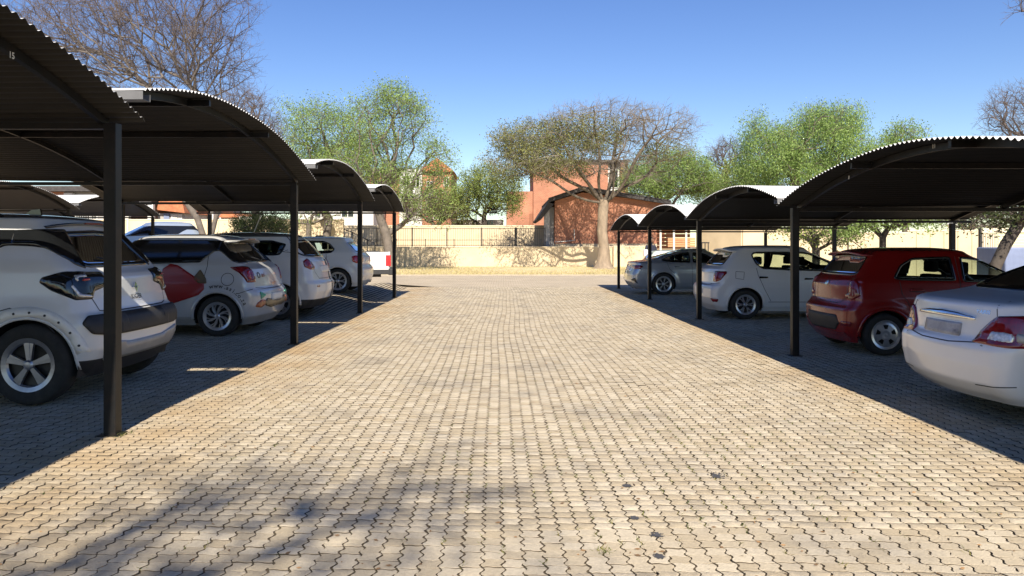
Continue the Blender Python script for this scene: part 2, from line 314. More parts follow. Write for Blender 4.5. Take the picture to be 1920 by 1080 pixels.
def bulk(mask, n, gx, gy, bev, name):
    x = cx[mask]; y = cy[mask]; N = len(x); V, Fc, Mi = paver_mesh(n, gx, gy, bev, 0, n == 4); k = len(V)
    a = rng.normal(0, .018, N); tx = rng.normal(0, .011, N); ty = rng.normal(0, .011, N)
    W = np.zeros((N, k, 3)); c, s = np.cos(a)[:, None], np.sin(a)[:, None]
    W[..., 0] = x[:, None]+V[:, 0]*c-V[:, 1]*s; W[..., 1] = y[:, None]+V[:, 0]*s+V[:, 1]*c
    W[..., 2] = gh(x, y)[:, None]+V[:, 2]+V[:, 0]*tx[:, None]+V[:, 1]*ty[:, None]+rng.normal(0, .0013, N)[:, None]
    lt = np.concatenate([np.array(f) for f in Fc]); ln = np.array([len(f) for f in Fc])
    me = bpy.data.meshes.new(name); me.vertices.add(N*k); me.vertices.foreach_set('co', W.ravel())
    me.loops.add(len(lt)*N); me.loops.foreach_set('vertex_index', (lt[None, :]+np.arange(N)[:, None]*k).ravel().astype(np.int32))
    me.polygons.add(len(ln)*N); tot = np.tile(ln, N); me.polygons.foreach_set('loop_start', np.concatenate([[0], np.cumsum(tot)[:-1]]).astype(np.int32)); me.polygons.foreach_set('loop_total', tot.astype(np.int32))
    me.materials.append(M_PAVER); me.materials.append(M_SIDE); me.polygons.foreach_set('material_index', np.tile(Mi, N).astype(np.int32)); me.update(calc_edges=True)
    o = bpy.data.objects.new(name, me); link(o, pav); o['kind'] = 'stuff'; return o
rest = ~single
bulk(rest & (cy < 7.5), 4, .0042, .0023, .0022, 'paver_field')
bulk(rest & (cy >= 7.5), 3, .0042, .0020, .0022, 'paver_field')
def far_paving():
    m = bpy.data.materials.new('far_paving'); m.use_nodes = True; n = m.node_tree.nodes; l = m.node_tree.links; b = n['Principled BSDF']; b.inputs['Roughness'].default_value = .9
    tc = n.new('ShaderNodeTexCoord'); br = n.new('ShaderNodeTexBrick'); br.offset = 0; br.inputs['Scale'].default_value = 1; br.inputs['Brick Width'].default_value = CW; br.inputs['Row Height'].default_value = CD
    br.inputs['Mortar Size'].default_value = .004; br.inputs['Color1'].default_value = (.41, .345, .255, 1); br.inputs['Color2'].default_value = (.39, .335, .25, 1); br.inputs['Mortar'].default_value = (.24, .19, .13, 1)
    l.new(tc.outputs['Object'], br.inputs[0]); ns = n.new('ShaderNodeTexNoise'); ns.inputs['Scale'].default_value = .8; ns.inputs['Detail'].default_value = 6; l.new(tc.outputs['Object'], ns.inputs[0])
    mr = n.new('ShaderNodeMapRange'); mr.inputs['From Min'].default_value = .3; mr.inputs['From Max'].default_value = .7; mr.inputs['To Min'].default_value = .88; mr.inputs['To Max'].default_value = 1.1
    l.new(ns.outputs['Fac'], mr.inputs[0]); vm = n.new('ShaderNodeVectorMath'); vm.operation = 'SCALE'; l.new(br.outputs['Color'], vm.inputs[0]); l.new(mr.outputs[0], vm.inputs['Scale']); l.new(vm.outputs[0], b.inputs['Base Color']); return m
rd = sheet('road', np.linspace(-45, 45, 60), np.linspace(25.46, 36.2, 20), gh, far_paving(), -.002); tag(rd, kind='structure')
sheet_l = sheet('side_road', [-60, -22, -9.1], [0, 12, 25.46], -.02, MATS['bare_earth']); tag(sheet_l, kind='structure')
# lawn strip with curved front edge
def lawn_front(x): return 35.2+.012*(x-2)**2*(x > 2)*.35+.02*(x+4)**2*(x < -4)*.25
xs = np.linspace(-26, 40, 110); V = []; Fc = []
for i, x in enumerate(xs):
    y0 = float(lawn_front(x))
    for j in range(9):
        t = j/8; y = y0+(47.6-y0)*t; V.append((x, y, .02+.14*t*(1-t)*2*math.sin(x*.3+1)**2+.05*t))
    if i:
        for j in range(8): a = (i-1)*9+j; Fc.append([a, a+9, a+10, a+1])
tag(meshobj('lawn', V, Fc, M_GRASS, smooth=True), kind='structure')
mb = MB()
for i in range(len(xs)-1):
    y0, y1 = float(lawn_front(xs[i])), float(lawn_front(xs[i+1])); mb.add([(xs[i], y0-.09, .0), (xs[i+1], y1-.09, 0), (xs[i+1], y1-.09, .045), (xs[i], y0-.09, .045), (xs[i], y0+.03, .045), (xs[i+1], y1+.03, .045)], [[0, 1, 2, 3], [3, 2, 5, 4]])
tag(mb.build('kerb', mat('kerb_concrete', (.36, .31, .24), .9)), kind='structure')
def blades(name, pts, h, m, wd=.012, per=1, lean=.4):
    N = len(pts); V = np.zeros((N*per, 3, 3)); p = np.repeat(pts, per, 0); a = rng.uniform(0, 2*np.pi, N*per); hh = h*rng.uniform(.5, 1.3, N*per)
    sx = np.cos(a)*wd/2; sy = np.sin(a)*wd/2; V[:, 0] = p; V[:, 1] = p; V[:, 0, 0] -= sx; V[:, 0, 1] -= sy; V[:, 1, 0] += sx; V[:, 1, 1] += sy
    V[:, 2] = p; V[:, 2, 2] += hh; V[:, 2, 0] += rng.normal(0, lean, N*per)*hh; V[:, 2, 1] += rng.normal(0, lean, N*per)*hh
    me = bpy.data.meshes.new(name); me.from_pydata(V.reshape(-1, 3).tolist(), [], [[3*i, 3*i+1, 3*i+2] for i in range(N*per)]); me.materials.append(m); me.update()
    return link(bpy.data.objects.new(name, me))
gx = rng.uniform(-14, 16, 26000); gy = lawn_front(gx)+(47.4-lawn_front(gx))*rng.uniform(0, 1, len(gx))**1.3
o = blades('grass', np.stack([gx, gy, np.full_like(gx, .05)], 1), .09, M_BLADE, .03); tag(o, 'short dry yellowish grass growing on the verge before the low wall', 'grass', kind='stuff')
# weeds in joints
pts = []
for k in range(620):
    x = rng.normal(1.1, 1.0) if k % 3 else rng.uniform(-3, 3.4); y = rng.uniform(3.2, 5.6)+abs(rng.normal(0, .8)) if k % 3 else rng.uniform(3.2, 9)
    xi = PX0+round((x-PX0-float(lateral(y)))/CW)*CW+float(lateral(y))
    for q in range(rng.integers(5, 16)):
        xx, yy = xi+rng.normal(0, .003), y+rng.normal(0, .018); pts.append((xx, yy, float(gh(xx, yy))-.009))
for q in range(90): xx, yy = -2.83+rng.normal(0, .03), 5.52+rng.normal(0, .04); pts.append((xx, yy, float(gh(xx, yy))-.004))
for q in range(60): xx, yy = .46+rng.normal(0, .02), 3.42+rng.normal(0, .02); pts.append((xx, yy, float(gh(xx, yy))-.004))
o = blades('joint_weeds', np.array(pts), .017, M_WEED, .006, 1, 1.1); tag(o, 'tiny green and brown weeds growing in the joints between pavers', 'weeds', kind='stuff')
def litter(n, xs_, ys_, m, name, lab):
    x = rng.uniform(*xs_, n); y = ys_[0]+(ys_[1]-ys_[0])*rng.uniform(0, 1, n)**1.6; V = []; Fc = []
    for k in range(n):
        z = float(gh(x[k], y[k]))+.003; a = rng.uniform(0, 6.28); L_ = rng.uniform(.006, .018); b_ = L_*.4; c, s_ = math.cos(a), math.sin(a)
        q = [(L_, 0, .002), (0, b_, .0), (-L_, 0, .003), (0, -b_, .004)]; i = len(V); V += [(x[k]+u*c-v*s_, y[k]+u*s_+v*c, z+w_) for u, v, w_ in q]; Fc.append([i, i+1, i+2, i+3])
    tag(meshobj(name, V, Fc, m), lab, 'leaf litter', kind='stuff')
litter(900, (-3.6, 4.2), (3.1, 18), mat('dry_leaf', (.22, .13, .06), .8, island=.5), 'leaf_litter', 'scattered tiny dry leaves and grit lying on the pavers')
# tar/oil spots
M_TAR = mat('tar_stain', (.055, .055, .06), .8, var=.3, scale=30)
def stain(px, py, wpx, hpx):
    Y = 1960/(py-HY); X = (px-HX)*Y/F; a = wpx/2*Y/F; b = hpx/2*Y/(py-HY); mb = MB()
    for q in range(60):
        r = rng.uniform(0, 1)**.8; t = rng.uniform(0, 6.28); x = X+a*r*math.cos(t); y = Y+b*r*math.sin(t); s = .007*rng.uniform(.5, 2.2)*(1.2-r)
        z = float(gh(x, y))+.0034
        P = [(x+s*math.cos(k)*rng.uniform(.6, 1.3), y+s*math.sin(k)*rng.uniform(.6, 1.3), z) for k in np.linspace(0, 6.28, 8)[:-1]]; mb.add(P, [list(range(7))])
    o = mb.build('tar_stain', M_TAR); return o
for k, (a, lab) in enumerate([((1232, 1005, 30, 14), 'dark tar spot on the pavers right of centre near the lower edge'), ((1176, 911, 22, 7), 'small dark tar spot on the pavers, farther and left of the larger spots'), ((1345, 893, 40, 18), 'wide grey stain on the pavers towards the right carport'), ((1190, 972, 20, 8), 'small dark tar flecks just beyond the larger tar spot'), ((1235, 1045, 24, 12), 'dark tar flecks nearest the camera')]):
    tag(stain(*a), lab, 'stain')
# ------------------------------------------------------------------ carports
def carport(name, label, x_front, x_back, Ys, ztop, zpeak, k, pk, zg, post_w, sgn, m_under, xs_posts=None, full_posts=None, rear=None, numbers=True):
    root = empty(name, (x_front-sgn*.0, Ys[1], 0)); tag(root, label, 'carport', 'arched corrugated iron carports'); off = Vector(root.location)
    def ob(mb, nm, m, smooth=False, mats=None):
        mb.V = [tuple(Vector(v)-off) for v in mb.V]; return mb.build(nm, m, root, smooth, mats)
    xe = x_front-sgn*.27; xa, xb = xe, x_back
    for bi in range(len(Ys)-1):
        y0, y1 = Ys[bi], Ys[bi+1]; yp = y0+pk*(y1-y0); kn = k; kf = (zpeak-ztop-.03)/((y1+.06-yp)**2)
        prof = lambda y: zpeak-(kf if y > yp else kn)*(y-yp)**2
        ya, yb = y0+.05, y1+.07
        # corrugated sheet
        n = int((yb-ya)/.076*6); ncol = 9; V = []; Fc = []; fm = []
        for li, dz in ((0, 0), (1, -.0018)):
            base = len(V)
            for i in range(n+1):
                y = ya+(yb-ya)*i/n; s = y*2*math.pi/.076; sl = -2*(kf if y > yp else kn)*(y-yp); nl = math.sqrt(1+sl*sl); z = prof(y); a = .0105*math.sin(s)+dz
                for c in range(ncol):
                    x = xa+(xb-xa)*c/(ncol-1); sag = .006*math.sin(c*1.7+bi)+.004*math.sin(y*3+c); V.append((x, y-sl/nl*a, z+a/nl+sag))
            for i in range(n):
                for c in range(ncol-1):
                    q = base+i*ncol+c; f = [q, q+1, q+1+ncol, q+ncol]
                    if sgn*(1-2*li) > 0: f = f[::-1]
                    Fc.append(f); fm.append(li)
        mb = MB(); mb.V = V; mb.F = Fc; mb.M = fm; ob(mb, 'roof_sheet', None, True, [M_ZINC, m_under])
        for xr_, w_ in ((x_front, .038), ((x_front+x_back)/2, .03), (x_back-sgn*.35, .03)):
            mb = MB(); N = 26; V = []; Fc = []
            for i in range(N+1):
                y = y0+(y1-y0)*i/N; z = prof(y)-.012
                if i == 0: z = prof(y0+.02)-.012
                for (dx, dzz) in ((-w_/2, 0), (w_/2, 0), (w_/2, -.06), (-w_/2, -.06)): V.append((xr_+dx, y, z+dzz))
            for i in range(N):
                for c in range(4): Fc.append([i*4+c, i*4+(c+1) % 4, (i+1)*4+(c+1) % 4, (i+1)*4+c])
            Fc += [[3, 2, 1, 0], [N*4, N*4+1, N*4+2, N*4+3]]; mb.add(V, Fc); ob(mb, 'arched_rafter', M_POST)
        # eave beam + gutter at the valley
        lo, hi = sorted((xa+sgn*.25, xb)); mb = MB().box((lo, y1-.03, ztop-.045), (hi, y1+.03, ztop-.0)); ob(mb, 'eave_beam', M_POST)
        zn = prof(ya); lo, hi = sorted((xa, xb)); mb = MB()
        mb.prism([(ya-.02, zn-.012), (ya-.02, zn-.075), (ya+.10, zn-.075), (ya+.10, zn-.02), (ya+.097, zn-.02), (ya+.097, zn-.072), (ya-.017, zn-.072), (ya-.017, zn-.012)], lo, hi, ax=0); ob(mb, 'gutter', M_GUT)
        # upright that carries the higher eave
        for xr_ in (x_front, (x_front+x_back)/2, x_back-sgn*.35):
            mb = MB().box((xr_-.02, y0-.02, ztop), (xr_+.02, y0+.02, prof(y0+.02)-.06)); ob(mb, 'stub_post', M_POST)
        for t in (.28, .62):
            y = y0+(y1-y0)*t; mb = MB().box((lo+.05, y-.02, prof(y)-.075), (hi-.05, y+.02, prof(y)-.018)); ob(mb, 'purlin', M_POST)
    for bi, y in enumerate(Ys):
        px = xs_posts[bi] if xs_posts else x_front; h = post_w/2; zz = float(gh(px, y)) if zg == 0 else zg
        mb = MB().box((px-h, y-h, zz-.05), (px+h, y+h, ztop-.002), .006); mb.box((px-h-.03, y-h-.03, zz-.02), (px+h+.03, y+h+.03, zz+.008)); ob(mb, 'post', M_POST)
        if rear:
            px = x_back-sgn*.35; zz = float(gh(px, y)) if zg == 0 else zg; mb = MB().box((px-h, y-h, zz-.05), (px+h, y+h, ztop-.05), .006); ob(mb, 'rear_post', M_POST)
    return root
def text_geo(s, size, bold=0.0):
    c = bpy.data.curves.new('t', 'FONT'); c.body = s; c.size = size; c.align_x = 'CENTER'; c.align_y = 'CENTER'; c.offset = bold; c.resolution_u = 3
    o = bpy.data.objects.new('t', c); COL.objects.link(o); dg = bpy.context.evaluated_depsgraph_get(); dg.update()
    me = o.evaluated_get(dg).to_mesh(); V = [tuple(v.co) for v in me.vertices]; Fc = [list(p.vertices) for p in me.polygons]
    o.evaluated_get(dg).to_mesh_clear(); bpy.data.objects.remove(o); bpy.data.curves.remove(c); return V, Fc
YL = [-4.4, .55, 5.54, 10.65, 15.56, 20.21]; YR = [-.35, 4.55, 9.51, 14.31, 19.41, 24.5]
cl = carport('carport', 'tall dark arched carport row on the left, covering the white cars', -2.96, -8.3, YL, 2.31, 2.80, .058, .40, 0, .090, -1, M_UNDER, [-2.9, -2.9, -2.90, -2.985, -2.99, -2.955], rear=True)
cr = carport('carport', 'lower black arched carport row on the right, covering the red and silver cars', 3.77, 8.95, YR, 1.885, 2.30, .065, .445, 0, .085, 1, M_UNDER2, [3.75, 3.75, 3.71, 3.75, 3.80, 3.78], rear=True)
cb = carport('carport', 'far carport behind the left row, its pale arched underside seen above the nearest car', -12.4, -18.5, [16.2, 21.3, 26.4], 2.42, 2.98, .07, .45, .3, .09, -1, M_GREYROOF, rear=True)
def decal_text(s, size, M4, m, parent, name='number'):
    V, Fc = text_geo(s, size, size*.02); V = [M4 @ Vector((v[0], v[1], 0)) for v in V]; return meshobj(name, V, Fc, m, parent)
def face_x(p, sgn): # text standing in YZ plane, read from the aisle
    return Matrix.Translation(p) @ (Matrix.Rotation(R(90), 4, 'Z') if sgn < 0 else Matrix.Rotation(R(-90), 4, 'Z')) @ Matrix.Rotation(R(90), 4, 'X')
for root, s, X, Y, Z, sg in ((cl, '15', -2.937, 4.46, 2.537, -1), (cl, '16', -2.937, 7.05, 2.745, -1), (cr, '11', 3.747, 6.5, 2.265, 1), (cr, '8', 3.747, 8.1, 2.14, 1)):
    decal_text(s, .055, face_x(Vector((X, Y, Z))-root.location, sg), M_NUM, root, 'painted_number')
# ------------------------------------------------------------------ cars
def inpoly(P, x, z):
    P = np.asarray(P); n = len(P); r = np.zeros(np.shape(x), bool); j = n-1
    for i in range(n):
        xi, zi = P[i]; xj, zj = P[j]
        c = ((zi > z) != (zj > z)) & (x < (xj-xi)*(z-zi)/((zj-zi) if zj != zi else 1e-9)+xi); r ^= c; j = i
    return r
def smooth_poly(P, r=.03, n=4):
    P = [Vector(p) for p in P]; out = []
    for i, p in enumerate(P):
        a = P[i-1]; b = P[(i+1) % len(P)]; da = (a-p); db = (b-p); ra = min(r, da.length*.45); rb = min(r, db.length*.45)
        A = p+da.normalized()*ra; B = p+db.normalized()*rb
        for k in range(n+1):
            t = k/n; out.append(A*(1-t)**2+p*2*t*(1-t)+B*t*t)
    return [(q.x, q.y) for q in out]
def area(P): return sum(P[i-1][0]*P[i][1]-P[i][0]*P[i-1][1] for i in range(len(P)))/2
def offset_poly(P, d):
    s = 1 if area(P) > 0 else -1; out = []
    n = len(P)
    for i in range(n):
        a = Vector(P[i-1]); b = Vector(P[(i+1) % n]); t = (b-a)
        if t.length < 1e-9: out.append(P[i]); continue
        t.normalize(); nrm = Vector((t.y, -t.x))*s; q = Vector(P[i])-nrm*d; out.append((q.x, q.y))
    return out
class Car:
    def __init__(s, sp): s.sp = sp; s.body()
    def body(s):
        sp = s.sp; L, W, H = sp['L'], sp['W'], sp['H']
        rz = np.array(sp['rear']); fz = np.array(sp['front']); wz = np.array(sp['width'])
        zr = H-.075
        def ev(T, z): return np.mean([np.interp(np.asarray(z)+d, T[:, 0], T[:, 1]) for d in (-.007, 0, .007)], 0)
        lv = [sp['zs']]; z = sp['zs']
        while z < H-.003:
            st = .018
            for T, lim in ((rz, .03), (fz, .07)):
                while st > .0012 and abs(np.interp(z+st, T[:, 0], T[:, 1])-np.interp(z, T[:, 0], T[:, 1])) > lim: st *= .7
            if z > zr: st = min(st, max(.0015, (H-z)*.25))
            z += st; lv.append(min(z, H))
        lv = np.array(lv); top = np.clip((lv-zr)/(H-zr), 0, 1)
        shr = np.sqrt(np.maximum(0, 1-top**2)); XR = ev(rz, lv); XF = L-ev(fz, lv); Wd = ev(wz, lv)
        wtop = np.interp(zr, wz[:, 0], wz[:, 1]); Wd = np.where(top > 0, .12+(wtop-.12)*shr, Wd)
        xr0 = np.interp(zr, rz[:, 0], rz[:, 1]); xf0 = L-np.interp(zr, fz[:, 0], fz[:, 1]); mid = sp.get('roofmid', (xr0+xf0)/2)
        XR = np.where(top > 0, mid-(mid-xr0)*(.25+.75*shr), XR); XF = np.where(top > 0, mid+(xf0-mid)*(.25+.75*shr), XF)
        nR, nC, nS, nF = 9, 9, int(L/.032), 7; rings = []
        bow = sp.get('bow', .09)
        for z, xr, xf, w_ in zip(lv, XR, XF, Wd):
            up = z > sp['belt']
            rr = min(sp.get('rr', .17)*(.8 if up else 1), w_*.6); rf = min(.32, w_*.6); cr_ = xr+bow*.6+rr; cf = xf-.12-rf
            P = []
            for k in range(nR): y = (w_-rr)*k/nR; P.append((xr+bow*.6*(y/(w_-rr+1e-6))**2, y))
            for k in range(nC): t = math.pi/2*k/nC; P.append((cr_-rr*math.cos(t)**.9 if k < nC else cr_, w_-rr+rr*math.sin(t)**.9))
            for k in range(nS): P.append((cr_+(cf-cr_)*k/nS, w_))
            for k in range(nC): t = math.pi/2*k/nC; P.append((cf+rf*math.sin(t), w_-rf+rf*math.cos(t)))
            for k in range(nF+1): y = (w_-rf)*(1-k/nF); P.append((xf-.12*(y/(w_-rf+1e-6))**2, y))
            rings.append(P)
        A = np.array(rings); x = A[..., 0]; y = A[..., 1]; xm = L*.52
        tp = 1-sp.get('tr', .06)*np.clip((xm-x)/xm, 0, 1)**2.6-.06*np.clip((x-xm)/(L-xm), 0, 1)**2.6
        y = y*tp; Z = np.repeat(lv[:, None], A.shape[1], 1)
        side = np.clip((y-W*.30)/(W*.12), 0, 1)
        for ax in (sp['ro'], sp['ro']+sp['wb']):
            d = np.hypot(x-ax, Z-sp['wr']); y = y+side*sp.get('flare', .016)*np.exp(-((d-(sp['ar']+.03))/.07)**2)
        # full ring: y>=0 half then mirrored
        n = A.shape[1]; V = []
        for i in range(len(lv)):
            for k in range(n): V.append((x[i, k], y[i, k], lv[i]))
            for k in range(n-2, 0, -1): V.append((x[i, k], -y[i, k], lv[i]))
        m = 2*n-2; s.m = m; Fc = []
        for i in range(len(lv)-1):
            for k in range(m): k2 = (k+1) % m; Fc.append((i*m+k, (i+1)*m+k, (i+1)*m+k2, i*m+k2))
        s.V = np.array(V); s.F = np.array(Fc); s.cap = [(len(lv)-1)*m+k for k in range(m)][::-1]
        s.bvh = BVHTree.FromPolygons([Vector(v) for v in V], [tuple(f) for f in Fc]+[tuple(s.cap)])
    def side(s, sg):
        def f(u, v, h):
            r = s.bvh.ray_cast(Vector((u, sg*4, v)), Vector((0, -sg, 0)))
            if r[0] is None: return None
            n_ = r[1]; n_ = n_ if n_.y*sg > 0 else -n_
            return r[0]+n_*h
        f.flip = sg; return f
    def rear(s):
        def f(u, v, h):
            r = s.bvh.ray_cast(Vector((-4, u, v)), Vector((1, 0, 0)))
            if r[0] is None: return None
            n_ = r[1]; n_ = n_ if n_.x < 0 else -n_
            return r[0]+n_*h
        f.flip = -1; return f
    def front(s):
        def f(u, v, h):
            r = s.bvh.ray_cast(Vector((9, u, v)), Vector((-1, 0, 0)))
            if r[0] is None: return None
            n_ = r[1]; n_ = n_ if n_.x > 0 else -n_
            return r[0]+n_*h
        f.flip = 1; return f
    def wrap2(s, sg, c=.22):
        rz = np.array(s.sp['rear']); wz = np.array(s.sp['width']); cc = c*.785
        def f(u, v, h):
            xr = float(np.interp(v, rz[:, 0], rz[:, 1])); w_ = float(np.interp(v, wz[:, 0], wz[:, 1]))-.03
            if u < -cc: o = Vector((-4, sg*(w_-c+u+cc), v)); d = Vector((1, 0, 0))
            elif u > cc: o = Vector((xr+c+.05+u-cc, sg*4, v)); d = Vector((0, -sg, 0))
            else:
                ph = (u/cc+1)*math.pi/4; q = Vector((-math.cos(ph), sg*math.sin(ph), 0)); o = Vector((xr+c+.05, sg*(w_-c), v))+q*3; d = -q
            r = s.bvh.ray_cast(o, d)
            if r[0] is None: return None
            n_ = r[1]; n_ = n_ if n_.dot(d) < 0 else -n_
            return r[0]+n_*h
        f.flip = sg; return f
    def wrap(s, sg, c=.26):
        w_ = s.sp['W']/2-.03; cc = c*.785
        def f(u, v, h):
            if u < -cc: o = Vector((-4, sg*(w_-c+u+cc), v)); d = Vector((1, 0, 0))
            elif u > cc: o = Vector((c+u-cc+.05, sg*4, v)); d = Vector((0, -sg, 0))
            else:
                ph = (u/cc+1)*math.pi/4; C = Vector((c+.05, sg*(w_-c), v)); q = Vector((-math.cos(ph), sg*math.sin(ph), 0)); o = C+q*3; d = -q
            r = s.bvh.ray_cast(o, d)
            if r[0] is None: return None
            n_ = r[1]; n_ = n_ if n_.dot(d) < 0 else -n_
            return r[0]+n_*h
        f.flip = sg; return f
    def decal(s, name, P, f, m, h=.004, hole=None, cell=.05, puff=0, parent=None, rnd=.02):
        P = smooth_poly(P, rnd) if rnd else list(P)
        def dens(Q):
            out = []
            for i in range(len(Q)):
                a = Vector(Q[i]); b = Vector(Q[(i+1) % len(Q)]); k = max(1, int((b-a).length/cell))
                for t in range(k): q = a.lerp(b, t/k); out.append((q.x, q.y))
            return out
        Q = dens(P); pts = [Vector(q) for q in Q]; n0 = len(Q); E = [(i, (i+1) % n0) for i in range(n0)]; H_ = None
        if hole: H_ = dens(hole); k = len(pts); pts += [Vector(q) for q in H_]; E += [(k+i, k+(i+1) % len(H_)) for i in range(len(H_))]
        A = np.array(Q); x0, z0 = A.min(0); x1, z1 = A.max(0)
        gx_, gz_ = np.meshgrid(np.arange(x0+cell*.5, x1, cell), np.arange(z0+cell*.5, z1, cell)); gx_ = gx_.ravel(); gz_ = gz_.ravel()
        ok = inpoly(offset_poly(Q, cell*.3), gx_, gz_)
        if H_ is not None: ok &= ~inpoly(offset_poly(H_, -cell*.3), gx_, gz_)
        pts += [Vector((a, b)) for a, b in zip(gx_[ok], gz_[ok])]
        vo, eo, fo, ov, oe, of = delaunay_2d_cdt(pts, E, [], 1, 1e-5)
        V = []; bad = set(); bidx = {}
        C = np.array([(v.x, v.y) for v in vo])
        for i, v in enumerate(vo):
            hh = h+(puff if (puff and not any(q < n0 for q in ov[i])) else 0)
            p = f(v.x, v.y, hh)
            if p is None: bad.add(i); p = Vector((0, 0, 0))
            V.append(p)
        Fc = []
        for t in fo:
            c = C[list(t)].mean(0)
            if any(q in bad for q in t) or not inpoly(Q, c[0], c[1]) or (H_ is not None and inpoly(H_, c[0], c[1])): continue
            Fc.append(list(t))
        # skirt
        cnt = {}
        for t in Fc:
            for a, b in ((t[0], t[1]), (t[1], t[2]), (t[2], t[0])): cnt[(a, b)] = 1
        low = {}
        for (a, b) in list(cnt):
            if (b, a) not in cnt:
                for q in (a, b):
                    if q not in low: p = f(vo[q].x, vo[q].y, -.004); low[q] = len(V); V.append(p if p is not None else V[q])
                Fc.append([b, a, low[a], low[b]])
        sgn = f.flip
        # orientation: side sg=-1 -> x,z axes give normal -y (already outward when ccw)
        if sgn > 0: Fc = [t[::-1] for t in Fc]
        return meshobj(name, V, Fc, m, parent if parent is not None else s.root, smooth=bool(puff) or len(Fc) > 60)
    def strip(s, name, P, f, m, wd=.006, h=.0015, parent=None):
        V = []; Fc = []
        Q = []
        for i in range(len(P)-1):
            a, b = Vector(P[i]), Vector(P[i+1]); k = max(1, int((b-a).length/.03)); Q += [a.lerp(b, t/k) for t in range(k)]
        Q.append(Vector(P[-1])); k = 0
        for i, q in enumerate(Q):
            t = Q[min(i+1, len(Q)-1)]-Q[max(0, i-1)]
            if t.length < 1e-9: continue
            t.normalize(); nn = Vector((-t.y, t.x))*wd/2; a = f(q.x+nn.x, q.y+nn.y, h); b = f(q.x-nn.x, q.y-nn.y, h)
            if a is None or b is None: continue
            V += [a, b]; k += 1
            if k > 1 and (V[-1]-V[-3]).length < .15: Fc.append([2*k-4, 2*k-3, 2*k-1, 2*k-2])
        return meshobj(name, V, Fc, m, parent if parent is not None else s.root)
    def text(s, name, t, size, u, v, f, m, mirror=False, rot=0, h=.004, sx=1):
        V, Fc = text_geo(t, size, size*.015); c, si = math.cos(rot), math.sin(rot); out = []
        for a, b, _ in V:
            a *= sx; a, b = a*c-b*si, a*si+b*c
            p = f(u+(-a if mirror else a), v+b, h); out.append(p if p is not None else Vector((0, 0, 0)))
        return meshobj(name, out, Fc, m, s.root)
def wheel(car, parent, x, y, sg, sp):
    r = sp['wr']; rr = sp['rim']; w_ = .20; st = sp.get('spoke', 'five')
    wh = bpy.data.objects.new('wheel', None)
    prof = [(rr*.98, -.02), (rr*1.02, -.002), (r*.86, .004), (r*.95, -.004), (r*.985, -.022), (r, -.05), (r, -w_+.05), (r*.98, -w_+.02), (r*.9, -w_), (rr, -w_+.02)]
    mb = MB().lathe([(a, b*1.0) for a, b in prof], 40); ty = mb.build('wheel', M_RUB, parent, True)
    ty.location = (x, y, r); ty.rotation_euler = (0, 0, 0 if sg > 0 else math.pi)
    mb = MB(); mb.lathe([(rr*.80, -.028), (rr*.86, -.010), (rr*.97, -.004), (rr*1.03, -.001), (rr*1.03, -.01)], 40)
    rm_mat = M_RIMD if st == 'dark' else M_RIM
    def spoke(a0, a1, r0, r1, w0, w1, y0, y1):
        P = []
        for t in (0, .5, 1):
            a = a0+(a1-a0)*t; q = r0+(r1-r0)*t; wd = w0+(w1-w0)*t; yy = y0+(y1-y0)*t; c = Vector((math.cos(a), 0, math.sin(a))); n_ = Vector((-math.sin(a), 0, math.cos(a)))
            P += [c*q+n_*wd/2+Vector((0, yy, 0)), c*q-n_*wd/2+Vector((0, yy, 0)), c*q-n_*wd/2+Vector((0, yy-.03, 0)), c*q+n_*wd/2+Vector((0, yy-.03, 0))]
        Fc = []
        for i in range(2):
            for c in range(4): Fc.append([i*4+c, (i+1)*4+c, (i+1)*4+(c+1) % 4, i*4+(c+1) % 4])
        mb.add(P, Fc)
    q = rr*.17
    if st == 'five' or st == 'dark':
        for k in range(5):
            a = k*2*math.pi/5+.3; spoke(a-.12, a-.17, q, rr*.9, .028, .034, -.012, -.014); spoke(a+.12, a+.17, q, rr*.9, .028, .034, -.012, -.014)
    elif st == 'broad':
        rm_mat = M_GUNM
        for k in range(5): a = k*2*math.pi/5+.3; spoke(a-.05, a-.10, q, rr*.93, .030, .044, -.012, -.014); spoke(a+.05, a+.10, q, rr*.93, .030, .044, -.018, -.020)
    elif st == 'twist':
        for k in range(8): a = k*2*math.pi/8; spoke(a, a+.38, q, rr*.93, .020, .030, -.012, -.012); spoke(a+.1, a+.68, q, rr*.93, .010, .016, -.016, -.016)
    elif st == 'multi':
        for k in range(7): a = k*2*math.pi/7; spoke(a, a-.13, q, rr*.93, .014, .014, -.012, -.010); spoke(a, a+.13, q, rr*.93, .014, .014, -.012, -.010)
    elif st == 'split':
        for k in range(6): a = k*2*math.pi/6; spoke(a, a-.24, q, rr*.93, .024, .022, -.010, -.010); spoke(a+.04, a+.20, q, rr*.93, .024, .026, -.010, -.010)
    elif st == 'cap':
        mb.lathe([(.001, .0), (rr*.3, .004), (rr*.7, -.004), (rr*.9, -.012)], 40)
    mb.lathe([(.001, .004), (q*.7, .002), (q*1.15, -.010), (q*1.15, -.04)], 16)
    rim = mb.build('rim', rm_mat, ty, False)
    if st == 'cap':
        for k in range(5):
            a = k*2*math.pi/5+.3; Pq = [(rr*(.42 if i < 2 else .72)*math.cos(a+d), .0015 if i < 2 else -.0015, rr*(.42 if i < 2 else .72)*math.sin(a+d)) for i, d in enumerate((-.22, .22, .27, -.27))]
            mb2 = MB().add([(p[0], p[1]+.003, p[2]) for p in Pq], [[0, 1, 2, 3], [3, 2, 1, 0]]); mb2.build('vent_hole', M_RIMD, ty)
    mb = MB().lathe([(.001, -.075), (rr*.5, -.07), (rr*.97, -.06), (rr*.97, -.15)], 24); mb.build('brake_drum', M_RIMD, ty)
    return ty
